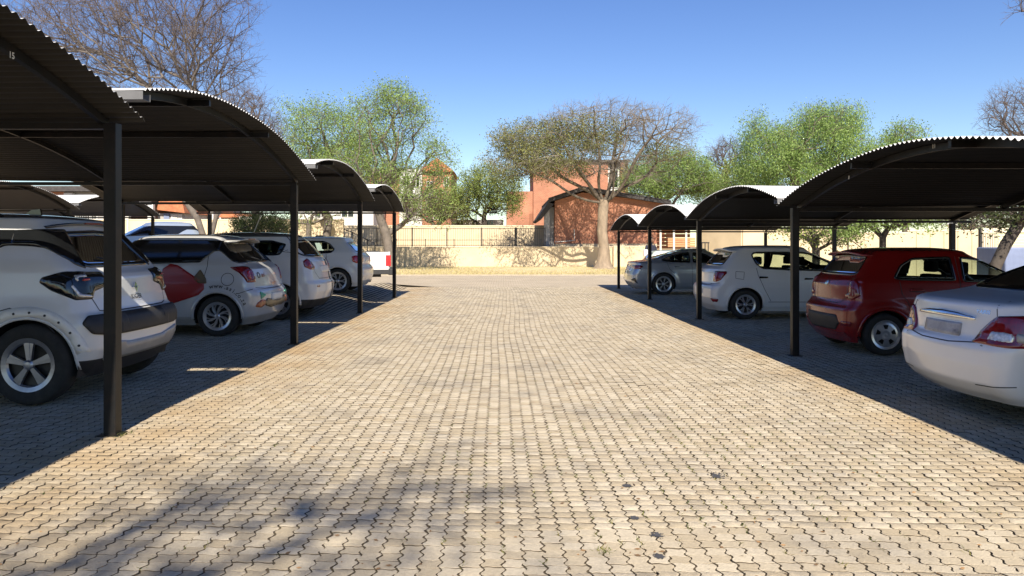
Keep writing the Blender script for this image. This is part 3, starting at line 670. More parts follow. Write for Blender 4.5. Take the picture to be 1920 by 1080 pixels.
def build_car(name, label, cat, sp, X, Y, rz, s, z=0.0, group='cars parked under the carports', detail=True):
    c = Car(sp); root = empty(name, (X, Y, z), rz, s); tag(root, label, cat, group); c.root = root
    L, W, H = sp['L'], sp['W'], sp['H']; V, Fq = c.V.copy(), c.F
    cen = V[Fq].mean(1); e1 = V[Fq[:, 1]]-V[Fq[:, 0]]; e2 = V[Fq[:, 3]]-V[Fq[:, 0]]; nr = np.cross(e1, e2); nr /= (np.linalg.norm(nr, axis=1)[:, None]+1e-9)
    # make normals outward
    outw = np.sum(nr*np.stack([cen[:, 0]-L/2, cen[:, 1], 0*cen[:, 2]], 1), 1); flip = np.median(outw) < 0
    if flip: nr = -nr; Fq = Fq[:, ::-1]
    kill = np.zeros(len(Fq), bool); lim = W/2-.28
    # wheel arches: snap the rim of each opening onto the circle, then drop the inside
    for ax in (sp['ro'], sp['ro']+sp['wb']):
        d = np.hypot(V[:, 0]-ax, V[:, 2]-sp['wr']); near = (np.abs(d-sp['ar']) < .016) & (np.abs(V[:, 1]) > lim) & (d > 0)
        V[near, 0] = ax+(V[near, 0]-ax)/d[near]*sp['ar']; V[near, 2] = sp['wr']+(V[near, 2]-sp['wr'])/d[near]*sp['ar']
        cn = V[Fq].mean(1); dd = np.hypot(cn[:, 0]-ax, cn[:, 2]-sp['wr']); kill |= (dd < sp['ar']) & (np.abs(cn[:, 1]) > lim)
    for P in sp.get('swin', []):
        Ps = smooth_poly(P[0], .045); ins = offset_poly(Ps, .012); kill |= inpoly(ins, cen[:, 0], cen[:, 2]) & (np.abs(nr[:, 1]) > .35) & (np.abs(cen[:, 1]) > W*.22)
    if 'rwin' in sp and not sp.get('rw_opaque'):
        P = [(y, z_) for y, z_ in sp['rwin']]+[(-y, z_) for y, z_ in sp['rwin'][::-1]]; kill |= inpoly(offset_poly(smooth_poly(P, .045), .012), cen[:, 1], cen[:, 2]) & (nr[:, 0] < -.1) & (cen[:, 0] < L*.4)
    P = [(y, z_) for y, z_ in sp['fwin']]+[(-y, z_) for y, z_ in sp['fwin'][::-1]]; kill |= inpoly(smooth_poly(P, .045), cen[:, 1], cen[:, 2]) & (nr[:, 0] > .1) & (cen[:, 0] > L*.4)
    paint = sp['paint']; fm = np.zeros(len(Fq), int)
    cl_z = sp.get('clad', 0); fm[(cen[:, 2] < cl_z)] = 1
    if sp.get('roofmat'): fm[(cen[:, 2] > sp['roofz'])] = 2
    FL = [list(map(int, f)) for f in Fq[~kill]]+[c.cap if not flip else c.cap[::-1]]; FM = list(map(int, fm[~kill]))+[2 if sp.get('roofmat') else 0]
    body = meshobj('body', V.tolist(), FL, None, root, True, [paint, sp.get('cladmat', M_BLKP), sp.get('roofmat') or paint], FM)
    # glass and its black surrounds
    for sg in (1, -1):
        f = c.side(sg)
        for P, gm in sp.get('swin', []):
            Ps = smooth_poly(P, .045); wn = c.decal('side_window', offset_poly(Ps, .008), f, gm, .001, rnd=0, cell=.12)
            c.decal('window_frame', Ps, f, M_BLKG, .005, hole=offset_poly(Ps, .030), rnd=0, cell=.08, parent=wn)
        for P, mm, nm in sp.get('spanel', []):
            fw = c.wrap(sg); fs = lambda u, v, h, fw=fw: fw(u-.106, v, h)
            fs.flip = sg; c.decal(nm, P, fs, mm, .010, cell=.035)
        for P in sp.get('seams', []): c.strip('panel_gap', P, f, M_SEAM, .009)
        for (x, z_) in sp.get('handles', []): c.decal('door_handle', [(x-.09, z_-.018), (x+.09, z_-.012), (x+.09, z_+.014), (x-.08, z_+.02)], f, sp.get('hmat', M_BLKG), .02, cell=.05, puff=.012, rnd=.012)
        th = np.linspace(-.12, math.pi+.12, 34); lip = sp.get('lipmat', paint)
        for ax in (sp['ro'], sp['ro']+sp['wb']):
            Po = [(ax+(sp['ar']+sp.get('lip', .03))*math.cos(t), sp['wr']+(sp['ar']+sp.get('lip', .03))*math.sin(t)) for t in th]; Pi = [(ax+(sp['ar']-.012)*math.cos(t), sp['wr']+(sp['ar']-.012)*math.sin(t)) for t in th[::-1]]
            Pp = [p for p in Po+Pi if p[1] > sp['zs']+.03]; c.decal('arch_trim', Pp, f, lip, .006, cell=.06, rnd=0)
        # wheel housings
        for ax in (sp['ro'], sp['ro']+sp['wb']):
            mb = MB(); n = 20; rr_ = sp['ar']+.004; Vv = []; yo = W/2-.075
            for t in np.linspace(-.3, math.pi+.3, n): Vv += [(ax+rr_*math.cos(t), sg*yo, sp['wr']+rr_*math.sin(t)), (ax+rr_*math.cos(t), sg*(W/2-.42), sp['wr']+rr_*math.sin(t))]
            k = len(Vv); Vv.append((ax, sg*(W/2-.42), sp['wr'])); Fz = [[2*i, 2*i+1, 2*i+3, 2*i+2] for i in range(n-1)]+[[2*i+1, k, 2*i+3] for i in range(n-1)]
            mb.add(Vv, Fz); mb.build('wheel_housing', M_BLKP, root)
    if 'rwin' in sp:
        P = [(y, z_) for y, z_ in sp['rwin']]+[(-y, z_) for y, z_ in sp['rwin'][::-1]]; Ps = smooth_poly(P, .05); f = c.rear()
        wn = c.decal('rear_window', offset_poly(Ps, .006), f, M_BLKG if sp.get('rw_opaque') else G_TINT, .002, rnd=0, cell=.1)
        c.decal('window_frame', Ps, f, M_BLKG, .006, hole=offset_poly(Ps, .035), rnd=0, cell=.08, parent=wn)
        if sp.get('wiper'): c.strip('wiper', [(0, sp['rwin'][0][1]+.02), (.16, sp['rwin'][0][1]+.05), (.34, sp['rwin'][0][1]+.075)], f, M_BLKP, .016, .02)
    P = [(y, z_) for y, z_ in sp['fwin']]+[(-y, z_) for y, z_ in sp['fwin'][::-1]]; c.decal('windscreen', smooth_poly(P, .05), c.front(), G_CLR, .004, rnd=0, cell=.15)
    # lamps
    for sg in (1, -1):
        f = c.wrap(sg)
        for q, (P, mm) in enumerate(sp.get('lamps', [])):
            lm = c.decal('tail_lamp' if q == 0 else 'lamp_lens', P, f, mm, .006+.007*q, cell=.04, puff=.008, rnd=.02, parent=None if q == 0 else lm0)
            if q == 0: lm0 = lm
        for P, mm, nm in sp.get('gpanel', []): c.decal(nm, P, c.wrap2(sg), mm, .009, cell=.035)
        for P, mm, nm in sp.get('wpanel', []): c.decal(nm, P, f, mm, .012, cell=.03)
        for P in sp.get('wseams', []): c.strip('panel_gap', P, f, M_SEAM, .009)
    f = c.rear()
    for P, mm, nm, h in sp.get('rpanel', []): c.decal(nm, P, f, mm, h, cell=.05)
    for P in sp.get('rseams', []): c.strip('panel_gap', P, f, M_SEAM, .009)
    if 'plate' in sp:
        pw, ph = .26, .055; y0, z0 = sp['plate']; mm = sp.get('platem', M_PLATE); pl = c.decal('number_plate', [(y0-pw, z0-ph), (y0+pw, z0-ph), (y0+pw, z0+ph), (y0-pw, z0+ph)], f, mm, .014, cell=.06, rnd=.01)
    # floor, seats
    fl = MB().box((.35, -W/2+.2, sp['zs']+.01), (L-.35, W/2-.2, sp['zs']+.1)); fl.build('floor_pan', M_BLKP, root)
    if detail:
        bx = sp.get('seatx', (1.15, 2.05))
        for x, y in ((bx[1], .36), (bx[1], -.36), (bx[0], .38), (bx[0], -.38)):
            hb = sp['belt']+.08; mb = MB(); mb.box((x-.05, y-.25, .45), (x+.10, y+.25, hb), .04); mb.box((x, y-.25, .4), (x+.5, y+.25, .55), .04); st = mb.build('seat', M_SEAT, root, True)
            mb = MB().box((x-.06, y-.13, hb+.03), (x+.04, y+.13, hb+.20), .04); mb.build('headrest', M_SEAT, st, True)
        mb = MB().box((L-1.35, -W/2+.22, .6), (L-1.0, W/2-.22, sp['belt']+.03), .05); mb.build('dashboard', M_SEAT, root)
        for sg in (1, -1):
            mb = MB(); x = sp['mirx']; mb.box((x-.06, sg*(W/2-.02) if sg > 0 else -W/2-.17, sp['belt']+.0), (x+.05, W/2+.17 if sg > 0 else -W/2+.02, sp['belt']+.13), .03); mb.build('wing_mirror', sp.get('mirmat', paint), root, True)
    for ax in (sp['ro'], sp['ro']+sp['wb']):
        for sg in (1, -1): wheel(c, root, ax, sg*(W/2-sp.get('inset', .03)), sg, sp)
    return c, root
BW = [(.18, -.10), (.26, -.045), (.36, -.022), (.5, -.008), (.66, 0), (.78, -.004), (.90, -.022)]
def widths(W, belt, H, tumble=.20): return [(z, W/2+d) for z, d in BW]+[(belt, W/2-.04), (belt+.05, W/2-.055), (H-.16, W/2-tumble), (H-.075, W/2-tumble-.035), (H, W/2-tumble-.08)]
# --- white compact SUV (left, nearest)
H = 1.60
suv = dict(L=3.99, W=1.76, H=H, wb=2.5, ro=.58, wr=.335, rim=.215, ar=.385, zs=.20, belt=1.10, spoke='broad', paint=M_WHITE, roofmat=M_GREYROOF, roofz=1.55, clad=.36, lip=.012, flare=.02,
    rear=[(.2, .17), (.34, .05), (.45, .0), (.65, .0), (.71, .03), (.75, .085), (.86, .12), (1.02, .145), (1.06, .17), (1.10, .22), (1.46, .52), (H-.075, .58), (H, .8)],
    front=[(.2, .12), (.4, 0), (.7, .02), (.95, .1), (1.02, .35), (1.08, .95), (1.14, 1.1), (1.45, 1.66), (H, 1.9)],
    width=widths(1.76, 1.10, H, .19),
    swin=[([(1.08, 1.25), (1.22, 1.14), (1.86, 1.08), (1.88, 1.40), (1.36, 1.41), (1.16, 1.36)], G_TINT), ([(1.96, 1.08), (2.82, 1.05), (2.62, 1.18), (2.25, 1.37), (1.98, 1.42)], G_TINT)],
    spanel=[([(.78, 1.312), (.84, 1.308), (.98, 1.24), (1.16, 1.12), (2.9, 1.035), (2.3, 1.40), (1.9, 1.44), (.98, 1.44), (.78, 1.44)], M_BLKG, 'pillar_trim')],
    gpanel=[([(-.20, 1.11), (-.10, 1.15), (-.02, 1.22), (.05, 1.29), (.14, 1.305), (.36, 1.312), (.36, 1.435), (-.20, 1.45)], M_BLKG, 'pillar_trim')],
    rwin=[(.52, 1.12), (.60, 1.16), (.50, 1.43), (0, 1.45)], wiper=True, fwin=[(.62, 1.16), (.55, 1.42), (0, 1.44)],
    lamps=[([(-.36, 1.080), (.22, 1.095), (.38, 1.050), (.40, 1.010), (.30, 0.940), (.10, 0.860), (-.12, 0.860), (-.18, 0.920), (-.36, 0.960)], M_BLKG), ([(-.05, 1.045), (-.03, 1.065), (.13, 1.060), (.12, 1.045), (.10, 1.015), (.075, 1.015), (.085, 1.038)], M_LCLR), ([(.13, 0.990), (.06, 0.910), (-.08, 0.890), (-.10, 0.875), (.05, 0.880), (.08, 0.890), (.145, 0.975)], M_LCLR), ([(-.06, 1.028), (.04, 1.025), (.04, 1.015), (-.06, 1.015)], M_LRED2)],
    wpanel=[([(-.45, .55), (-.2, .55), (-.02, .58), (.05, .67), (.01, .725), (-.45, .725)], M_BLKP, 'bumper_insert')],
    rpanel=[([(-.45, .55), (.45, .55), (.45, .725), (-.45, .725)], M_BLKP, 'bumper_insert', .0125), ([(-.62, .34), (.62, .34), (.68, .52), (.3, .47), (-.3, .47), (-.68, .52)], M_SILV, 'diffuser', .012)],
    rseams=[[(-.62, 1.06), (-.66, .9), (-.60, .76), (-.5, .745), (.5, .745), (.60, .76), (.66, .9), (.62, 1.06)]], handles=[(1.16, .92), (2.1, .9)], hmat=M_BLKG, seams=[[(1.12, 1.12), (1.13, 1.0), (1.07, .95), (1.14, .7), (1.15, .62)], [(1.98, 1.06), (2.0, .7), (1.98, .35)], [(1.14, .68), (.72, .80), (.45, .70), (.36, .6)]], mirx=2.72, bow=.08, tr=.075)
# --- branded white hatchback
H = 1.53
swf = dict(L=3.84, W=1.735, H=H, wb=2.45, ro=.64, wr=.305, rim=.205, ar=.355, zs=.17, belt=1.06, spoke='twist', paint=M_PEARL, roofmat=M_GREYROOF, roofz=1.498, rw_opaque=True,
    rear=[(.17, .16), (.3, .05), (.45, .0), (.6, .0), (.66, .02), (.72, .07), (.9, .10), (1.0, .14), (1.06, .22), (1.38, .56), (H-.075, .62), (H, .7)],
    front=[(.17, .12), (.4, 0), (.6, .02), (.85, .12), (.95, .4), (1.0, .9), (1.06, 1.02), (1.38, 1.6), (H, 1.85)],
    width=widths(1.735, 1.06, H, .19),
    spanel=[([(.66, 1.27), (.72, 1.265), (.90, 1.10), (2.6, 1.05), (2.2, 1.36), (2.0, 1.43), (.85, 1.43), (.66, 1.42)], M_BLKG, 'side_glass'),
            ([(1.44, 1.01), (1.33, 1.08), (1.22, 1.06), (.83, .80), (.82, .71), (.90, .62), (1.30, .49), (1.42, .54), (1.48, .77)], M_DECR, 'red_graphic'),
            ([(1.00, .86), (.89, 1.0), (.80, .86), (.79, .79), (.90, .79)], M_DECB, 'brown_graphic')],
    gpanel=[([(-.20, 1.08), (.02, 1.085), (.07, 1.12), (.09, 1.20), (.11, 1.27), (.20, 1.275), (.20, 1.42), (-.20, 1.42)], M_BLKG, 'pillar_trim')],
    rwin=[(.50, 1.09), (.66, 1.12), (.54, 1.40), (0, 1.42)], fwin=[(.62, 1.1), (.55, 1.36), (0, 1.4)], wiper=True,
    lamps=[([(.36, 1.03), (.30, .99), (.23, .95), (.14, .87), (.09, .80), (-.12, .80), (-.14, .86), (-.08, .97), (.02, 1.03), (.18, 1.045)], M_LRED), ([(-.03, .90), (-.11, .88), (-.11, .85), (-.04, .86)], M_LCLR), ([(.08, .86), (.02, .84), (.04, .98), (.10, .97)], M_LRED2)],
    wpanel=[([(-.14, .66), (-.14, .545), (-.30, .60)], M_DECG, 'green_graphic'), ([(-.02, .44), (-.06, .50), (-.16, .54), (-.26, .53), (-.28, .46), (-.16, .42)], M_DECO, 'orange_graphic'), ([(-.26, .50), (-.36, .55), (-.7, .50), (-.85, .50), (-.85, .42), (-.5, .40), (-.30, .44)], M_DECB, 'photo_graphic')],
    seams=[[(.80, 1.30), (.79, 1.05), (.83, .9), (.95, .72)], [(1.80, 1.05), (1.83, .6), (1.8, .3)]]+[[(.49+.092*math.cos(t), .85+.092*math.sin(t)) for t in np.linspace(0, 6.283, 20)]], wseams=[[(.0, .70), (.06, .69), (.16, .66), (.22, .64)]], rseams=[[(-.68, .72), (-.4, .695), (0, .69), (.4, .695), (.68, .72)]],
    handles=[(1.95, .88)], hmat=M_WHITE, plate=(0, .56), mirx=2.55, tr=.08, clad=.30, cladmat=M_SILV)
# --- white tall hatchback with grey roof, stripes on the tailgate
H = 1.58
tal = dict(L=4.1, W=1.74, H=H, wb=2.54, ro=.72, wr=.31, rim=.205, ar=.365, zs=.20, belt=1.08, spoke='five', paint=M_WHITE, roofmat=M_GREYROOF, roofz=1.50, rw_opaque=True,
    rear=[(.2, .16), (.34, .04), (.5, .0), (.64, .0), (.70, .05), (.9, .09), (1.05, .14), (1.12, .20), (1.44, .50), (H-.075, .58), (H, .7)],
    front=[(.2, .12), (.4, 0), (.7, .02), (.9, .12), (.98, .4), (1.04, .9), (1.1, 1.02), (1.4, 1.6), (H, 1.85)], width=widths(1.74, 1.08, H, .19),
    swin=[([(.62, 1.36), (.70, 1.17), (.80, 1.15), (1.18, 1.16), (1.2, 1.42), (.9, 1.43)], G_TINT), ([(1.28, 1.13), (2.75, 1.06), (2.4, 1.36), (2.1, 1.43), (1.3, 1.44)], G_TINT)],
    rwin=[(.48, 1.12), (.72, 1.14), (.76, 1.22), (.62, 1.42), (0, 1.44)], fwin=[(.62, 1.12), (.55, 1.4), (0, 1.42)],
    lamps=[([(-.26, .94), (-.22, .90), (.02, .90), (.16, .95), (.20, 1.05), (.10, 1.10), (-.08, 1.06), (-.22, 1.0)], M_LRED), ([(-.06, .95), (.06, .96), (.06, 1.02), (-.05, 1.0)], M_LRED2)],
    rseams=[[(-.58, 1.05), (-.57, .85), (-.45, .73), (.45, .73), (.57, .85), (.58, 1.05)]], wpanel=[([(-.22, .58), (-.12, .58), (-.12, .61), (-.22, .61)], M_LRED, 'reflector')],
    rpanel=[([(-.30, .68), (-.27, .68), (-.25, 1.08), (-.28, 1.08)], M_PRINT, 'stripe', .006), ([(-.24, .68), (-.21, .68), (-.19, 1.08), (-.22, 1.08)], M_PRINT, 'stripe', .006), ([(-.30, .36), (-.27, .36), (-.27, .66), (-.30, .66)], M_PRINT, 'stripe', .006), ([(-.24, .36), (-.21, .36), (-.21, .66), (-.24, .66)], M_PRINT, 'stripe', .006)],
    seams=[[(1.24, 1.45), (1.22, 1.1), (1.1, .8)], [(.66, 1.5), (.5, 1.35)]], plate=(.02, .90), clad=.36, mirx=2.6, tr=.09, bow=.12)
# --- white hatchback, dark spoked wheels
H = 1.45
pol = dict(L=4.05, W=1.75, H=H, wb=2.55, ro=.70, wr=.31, rim=.225, ar=.36, zs=.17, belt=1.00, spoke='split', paint=M_WHITE,
    rear=[(.17, .16), (.3, .05), (.45, .0), (.6, .0), (.66, .04), (.72, .09), (.9, .10), (.98, .15), (1.04, .22), (1.30, .48), (H-.075, .52), (H, .6)],
    front=[(.17, .12), (.4, 0), (.6, .02), (.82, .12), (.9, .4), (.96, .9), (1.02, 1.05), (1.32, 1.7), (H, 1.9)], width=widths(1.75, 1.0, H, .19),
    swin=[([(.78, 1.11), (.86, 1.02), (1.10, 1.0), (2.85, .96), (2.45, 1.22), (2.15, 1.32), (1.1, 1.33), (.92, 1.26)], G_CLR)],
    rwin=[(.5, 1.03), (.62, 1.06), (.52, 1.30), (0, 1.32)], fwin=[(.62, 1.05), (.55, 1.30), (0, 1.32)],
    lamps=[([(-.30, .94), (.16, .955), (.25, .93), (.22, .80), (.12, .76), (-.30, .78)], M_LRED2)],
    seams=[[(1.0, 1.0), (.98, .9), (1.08, .7)]], handles=[(1.15, .84), (2.1, .82)], hmat=M_WHITE, plate=(0, .86), mirx=2.65, tr=.07)
# --- silver saloon
H = 1.43
bmw = dict(L=4.7, W=1.83, H=H, wb=2.85, ro=1.02, wr=.335, rim=.235, ar=.375, zs=.16, belt=.98, spoke='multi', paint=M_SILVERP,
    rear=[(.16, .22), (.28, .08), (.42, .0), (.62, .01), (.72, .05), (.80, .09), (.92, .12), (.985, .11), (1.0, .14), (1.03, .40), (1.05, .58), (1.12, .80), (1.22, 1.08), (H-.075, 1.62), (H, 1.9)],
    front=[(.16, .12), (.4, 0), (.6, .02), (.78, .12), (.88, .5), (.95, 1.2), (1.0, 1.35), (1.3, 2.0), (H, 2.3)], width=[(z, 1.83/2+d) for z, d in BW]+[(.98, .875), (1.03, .80), (1.06, .765), (1.28, .66), (1.36, .61), (H, .55)], roofmid=2.35,
    swin=[([(.96, 1.08), (1.02, 1.03), (1.2, 1.01), (1.85, .99), (1.86, 1.31), (1.55, 1.28), (1.2, 1.19)], G_CLR), ([(1.93, .99), (2.85, .96), (2.6, 1.12), (2.3, 1.27), (1.95, 1.31)], G_CLR)],
    rwin=[(.54, 1.07), (.62, 1.09), (.50, 1.33), (0, 1.35)], fwin=[(.62, 1.04), (.52, 1.30), (0, 1.33)],
    lamps=[([(-.42, .84), (-.40, .905), (.0, .915), (.22, .91), (.30, .87), (.20, .80), (-.05, .79)], M_LRED), ([(-.3, .86), (.1, .86), (.1, .845), (-.3, .845)], M_LRED2)],
    wpanel=[([(-.22, .44), (-.02, .44), (.12, .34), (.04, .52), (-.04, .50)], M_BLKG, 'air_vent')], rseams=[[(-.55, .75), (-.3, .68), (.3, .68), (.55, .75)]],
    seams=[[(1.88, 1.0), (1.9, .6), (1.9, .3)], [(1.12, 1.0), (1.2, .8), (1.35, .65)]], handles=[(1.42, .86), (2.3, .84)], hmat=M_CHROME, plate=(0, .80), mirx=2.75, tr=.08, seatx=(1.55, 2.5))
# --- white hatchback with lamps high on the corner
H = 1.52
san = dict(L=4.06, W=1.73, H=H, wb=2.59, ro=.74, wr=.305, rim=.200, ar=.36, zs=.17, belt=1.0, spoke='split', paint=M_WHITE,
    rear=[(.17, .16), (.3, .05), (.45, .0), (.62, .0), (.68, .03), (.72, .10), (.95, .14), (1.02, .18), (1.08, .26), (1.40, .54), (H-.075, .60), (H, .7)],
    front=[(.17, .12), (.4, 0), (.6, .02), (.85, .12), (.94, .4), (1.0, .9), (1.05, 1.02), (1.36, 1.7), (H, 1.9)], width=widths(1.73, 1.0, H, .20),
    swin=[([(.90, 1.30), (.97, 1.12), (1.09, 1.03), (1.70, 1.0), (1.72, 1.385), (1.05, 1.385), (.93, 1.365)], G_CLR), ([(1.79, 1.0), (2.78, .97), (2.66, 1.10), (2.15, 1.34), (1.98, 1.38), (1.80, 1.39)], G_CLR)],
    rwin=[(.54, 1.09), (.62, 1.12), (.52, 1.37), (0, 1.39)], fwin=[(.62, 1.08), (.55, 1.35), (0, 1.38)], wiper=True,
    lamps=[([(-.22, .98), (.26, .985), (.27, .95), (.12, .80), (.0, .765), (-.22, .77), (-.23, .85)], M_LRED), ([(-.16, .82), (-.02, .80), (-.02, .94), (-.15, .93)], M_LRED2)],
    wpanel=[([(-.10, .43), (.08, .42), (.06, .36), (-.05, .36)], M_LRED, 'reflector')], wseams=[[(-.3, .72), (-.1, .73), (.1, .745)]], rseams=[[(-.6, .73), (-.4, .69), (.4, .69), (.6, .73)]],
    seams=[[(.97, 1.05), (1.0, .9), (1.12, .62), (1.25, .38)], [(1.755, 1.38), (1.76, .6), (1.74, .3)], [(.55, .98), (.72, .97), (.70, .82), (.54, .84), (.55, .98)], [(1.2, .36), (2.9, .36)]], handles=[(1.10, .86), (2.02, .83)], plate=(0, .56), mirx=2.6, tr=.075)
# --- red small hatchback
H = 1.485
pic = dict(L=3.6, W=1.6, H=H, wb=2.4, ro=.58, wr=.29, rim=.195, ar=.345, zs=.16, belt=1.0, spoke='cap', paint=M_RED,
    rear=[(.16, .14), (.3, .03), (.45, .0), (.62, .0), (.68, .06), (.74, .10), (.95, .10), (1.02, .14), (1.08, .20), (1.38, .42), (H-.075, .46), (H, .55)],
    front=[(.16, .12), (.4, 0), (.6, .02), (.85, .1), (.94, .35), (1.0, .75), (1.05, .9), (1.36, 1.5), (H, 1.7)], width=widths(1.6, 1.0, H, .16),
    swin=[([(.70, 1.06), (.78, 1.03), (1.55, 1.02), (1.54, 1.36), (1.0, 1.34), (.82, 1.24)], G_CLR), ([(1.64, 1.01), (2.6, .98), (2.3, 1.22), (2.1, 1.32), (1.66, 1.36)], G_CLR)],
    rwin=[(.50, 1.09), (.58, 1.12), (.50, 1.37), (0, 1.39)], fwin=[(.58, 1.08), (.5, 1.34), (0, 1.37)],
    lamps=[([(-.10, 1.04), (.06, 1.06), (.12, 1.0), (.14, .82), (.03, .76), (-.16, .78), (-.20, .82), (-.05, .86), (-.06, .98)], M_LRED)],
    rpanel=[([(-.40, .32), (.40, .32), (.52, .42), (.46, .54), (-.46, .54), (-.52, .42)], M_BLKP, 'bumper_insert', .006)], rseams=[[(-.55, 1.0), (-.56, .8), (-.4, .70), (.4, .70), (.56, .8), (.55, 1.0)]],
    wpanel=[([(-.14, .40), (.02, .40), (.02, .46), (-.14, .46)], M_LRED, 'reflector')], seams=[[(.78, 1.02), (.80, .85), (.95, .6)], [(1.6, 1.36), (1.6, .6), (1.58, .3)], [(.9, .88), (2.6, .84)]], handles=[(1.0, .90), (1.8, .88)], hmat=M_RED, mirx=2.4, tr=.07, seatx=(1.0, 1.85))
# --- white saloon (right, nearest)
H = 1.46
yar = dict(L=4.3, W=1.70, H=H, wb=2.55, ro=.86, wr=.30, rim=.195, ar=.35, zs=.19, belt=.98, spoke='cap', paint=M_WHITE2,
    rear=[(.19, .20), (.26, .10), (.34, .03), (.50, .0), (.63, .0), (.68, .03), (.71, .075), (.86, .10), (.97, .12), (1.005, .16), (1.03, .30), (1.055, .50), (1.09, .66), (1.20, .88), (H-.075, 1.36), (H, 1.6)],
    front=[(.19, .12), (.4, 0), (.6, .02), (.8, .12), (.9, .4), (.96, .9), (1.02, 1.05), (1.32, 1.8), (H, 2.0)],
    width=[(z, .85+d) for z, d in BW]+[(.98, .80), (1.02, .765), (1.06, .72), (1.30, .60), (1.385, .56), (H, .5)], roofmid=2.2,
    swin=[([(1.02, 1.08), (1.2, 1.03), (1.85, 1.0), (1.85, 1.33), (1.5, 1.31), (1.2, 1.19)], G_TINT), ([(1.92, 1.0), (2.85, .98), (2.5, 1.2), (2.2, 1.32), (1.94, 1.34)], G_TINT)],
    rwin=[(.50, 1.085), (.60, 1.10), (.50, 1.36), (0, 1.38)], fwin=[(.6, 1.06), (.52, 1.32), (0, 1.35)],
    lamps=[([(-.33, .68), (-.30, .77), (-.20, .875), (-.10, .905), (.26, .925), (.36, .88), (.28, .79), (.27, .67), (.05, .665)], M_LRED), ([(-.18, .78), (-.22, .705), (-.10, .695), (.08, .70), (.09, .775), (.0, .785)], M_LCLR), ([(.10, .705), (.24, .705), (.25, .775), (.10, .78)], M_SILV)],
    rseams=[[(-.56, 1.02), (-.60, .90), (-.58, .74), (-.48, .68), (-.2, .655), (.2, .655), (.48, .68), (.58, .74), (.60, .90), (.56, 1.02)]],
    wseams=[[(-.20, .69), (-.22, .66), (-.2, .66)], [(-.3, .33), (-.1, .34), (.1, .36)]],
    seams=[[(1.1, 1.02), (1.12, .85), (1.25, .65)], [(1.88, 1.34), (1.9, .6), (1.88, .3)]], plate=(0, .76), platem=M_SMUDGE, mirx=2.7, tr=.09, handles=[(1.3, .86), (2.1, .84)], hmat=M_WHITE, bow=.12, rr=.20)
def place(spec, name, label, cat, Xr, Yc, left, s, z=0, **kw): return build_car(name, label, cat, spec, Xr, Yc, math.pi if left else 0, s, z, **kw)
GRP_L = 'cars parked in the left carport row'; GRP_R = 'cars parked in the right carport row'
cs, rt = place(suv, 'parked_car', 'white compact SUV with black roof and exposed rear wheel arch, nearest car on the left', 'car', -3.53, 7.42, True, 1.07, group=GRP_L)
# exposed arch flange with clip holes, badge, text, fin, spoiler, rails
for sg in (1, -1):
    f = cs.side(sg); th = np.linspace(.35, math.pi*.93, 24); ax, az = suv['ro'], suv['wr']
    Po = [(ax+.505*math.cos(t)*.97, az+.475*math.sin(t)) for t in th]; Pi = [(ax+.40*math.cos(t), az+.40*math.sin(t)) for t in th[::-1]]
    fl = cs.decal('arch_flange', Po+Pi, f, M_PLATE, .006, cell=.06, rnd=0)
    for t in np.linspace(.5, math.pi*.88, 9):
        q = (ax+.44*math.cos(t), az+.43*math.sin(t)); cs.decal('clip_hole', [(q[0]+.010*math.cos(a), q[1]+.010*math.sin(a)) for a in np.linspace(0, 6.28, 9)[:-1]], f, M_SEAM, .009, rnd=0, parent=fl)
f = cs.rear()
dm = cs.decal('badge', [(0, .975), (.035, .925), (0, .875), (-.035, .925)], f, M_CHROME, .02, hole=[(0, .95), (.016, .925), (0, .90), (-.016, .925)], rnd=0)
cs.text('lettering', 'KIGER', .06, 0, .84, f, M_PRINT, mirror=True, h=.008, sx=1.2)
mb = MB().prism([(0, 0), (.30, 0), (.17, .028), (.10, .075), (.02, .085)], -.012, .012); fin = mb.build('shark_fin_aerial', M_BLKG, rt); fin.location = (.98, 0, 1.565)
def spoiler(c, rt, x0, x1, z0, w_, m, th=.035, lamp=False):
    V = []; Fc = []; n = 12
    for i in range(n+1):
        t = -1+2*i/n; y = w_*t; bx = .06*t*t; dz = -.045*t*t
        V += [(x1, y, z0-.012+dz), (x0+bx, y, z0+.004-th*.5+dz), (x0+bx+.015, y, z0-th+dz), (x1, y, z0-th-.03+dz)]
    for i in range(n):
        for k in range(4): Fc.append([i*4+k, (i+1)*4+k, (i+1)*4+(k+1) % 4, i*4+(k+1) % 4])
    Fc += [[0, 1, 2, 3], [n*4+3, n*4+2, n*4+1, n*4]]
    sp_ = meshobj('spoiler', V, Fc, m, rt, True)
    if lamp: MB().box((x0-.002, -.14, z0-th*.85), (x0+.012, .14, z0-th*.45)).build('brake_light', M_LRED, sp_)
    return sp_
spoiler(cs, rt, .50, .85, 1.535, .60, M_BLKG, lamp=True)
for sg in (1, -1): MB().tube([(.95, sg*.60, 1.555), (1.05, sg*.605, 1.60), (2.2, sg*.605, 1.612), (2.4, sg*.60, 1.575)], .016, 6).build('roof_rail', M_WHITE, rt, True)
cs, rt = place(swf, 'parked_car', 'silver-white hatchback with red graphic and web address over the rear wheel, left row', 'car', -3.74, 12.35, True, 1.04, group=GRP_L)
for sg in (1, -1):
    f = cs.side(sg); t0 = 'www.asi.co.za'
    for i, chh in enumerate(t0):
        a = R(100-i*6.9) if i < 99 else 0; wx = {'w': 1, '.': .5}.get(chh, .8)
        a = R(100)-R(82)*sum({'w': 1.15, '.': .55, 'i': .5}.get(q, .85) for q in t0[:i])/sum({'w': 1.15, '.': .55, 'i': .5}.get(q, .85) for q in t0)
        # rear of the car is at small x: text runs from the front towards the rear
        cs.text('letter', chh, .085, swf['ro']-.445*math.cos(a), swf['wr']+.445*math.sin(a), f, M_PRINT, mirror=(sg > 0), rot=(a-math.pi/2) if sg > 0 else (math.pi/2-a), h=.006)
f = cs.rear()
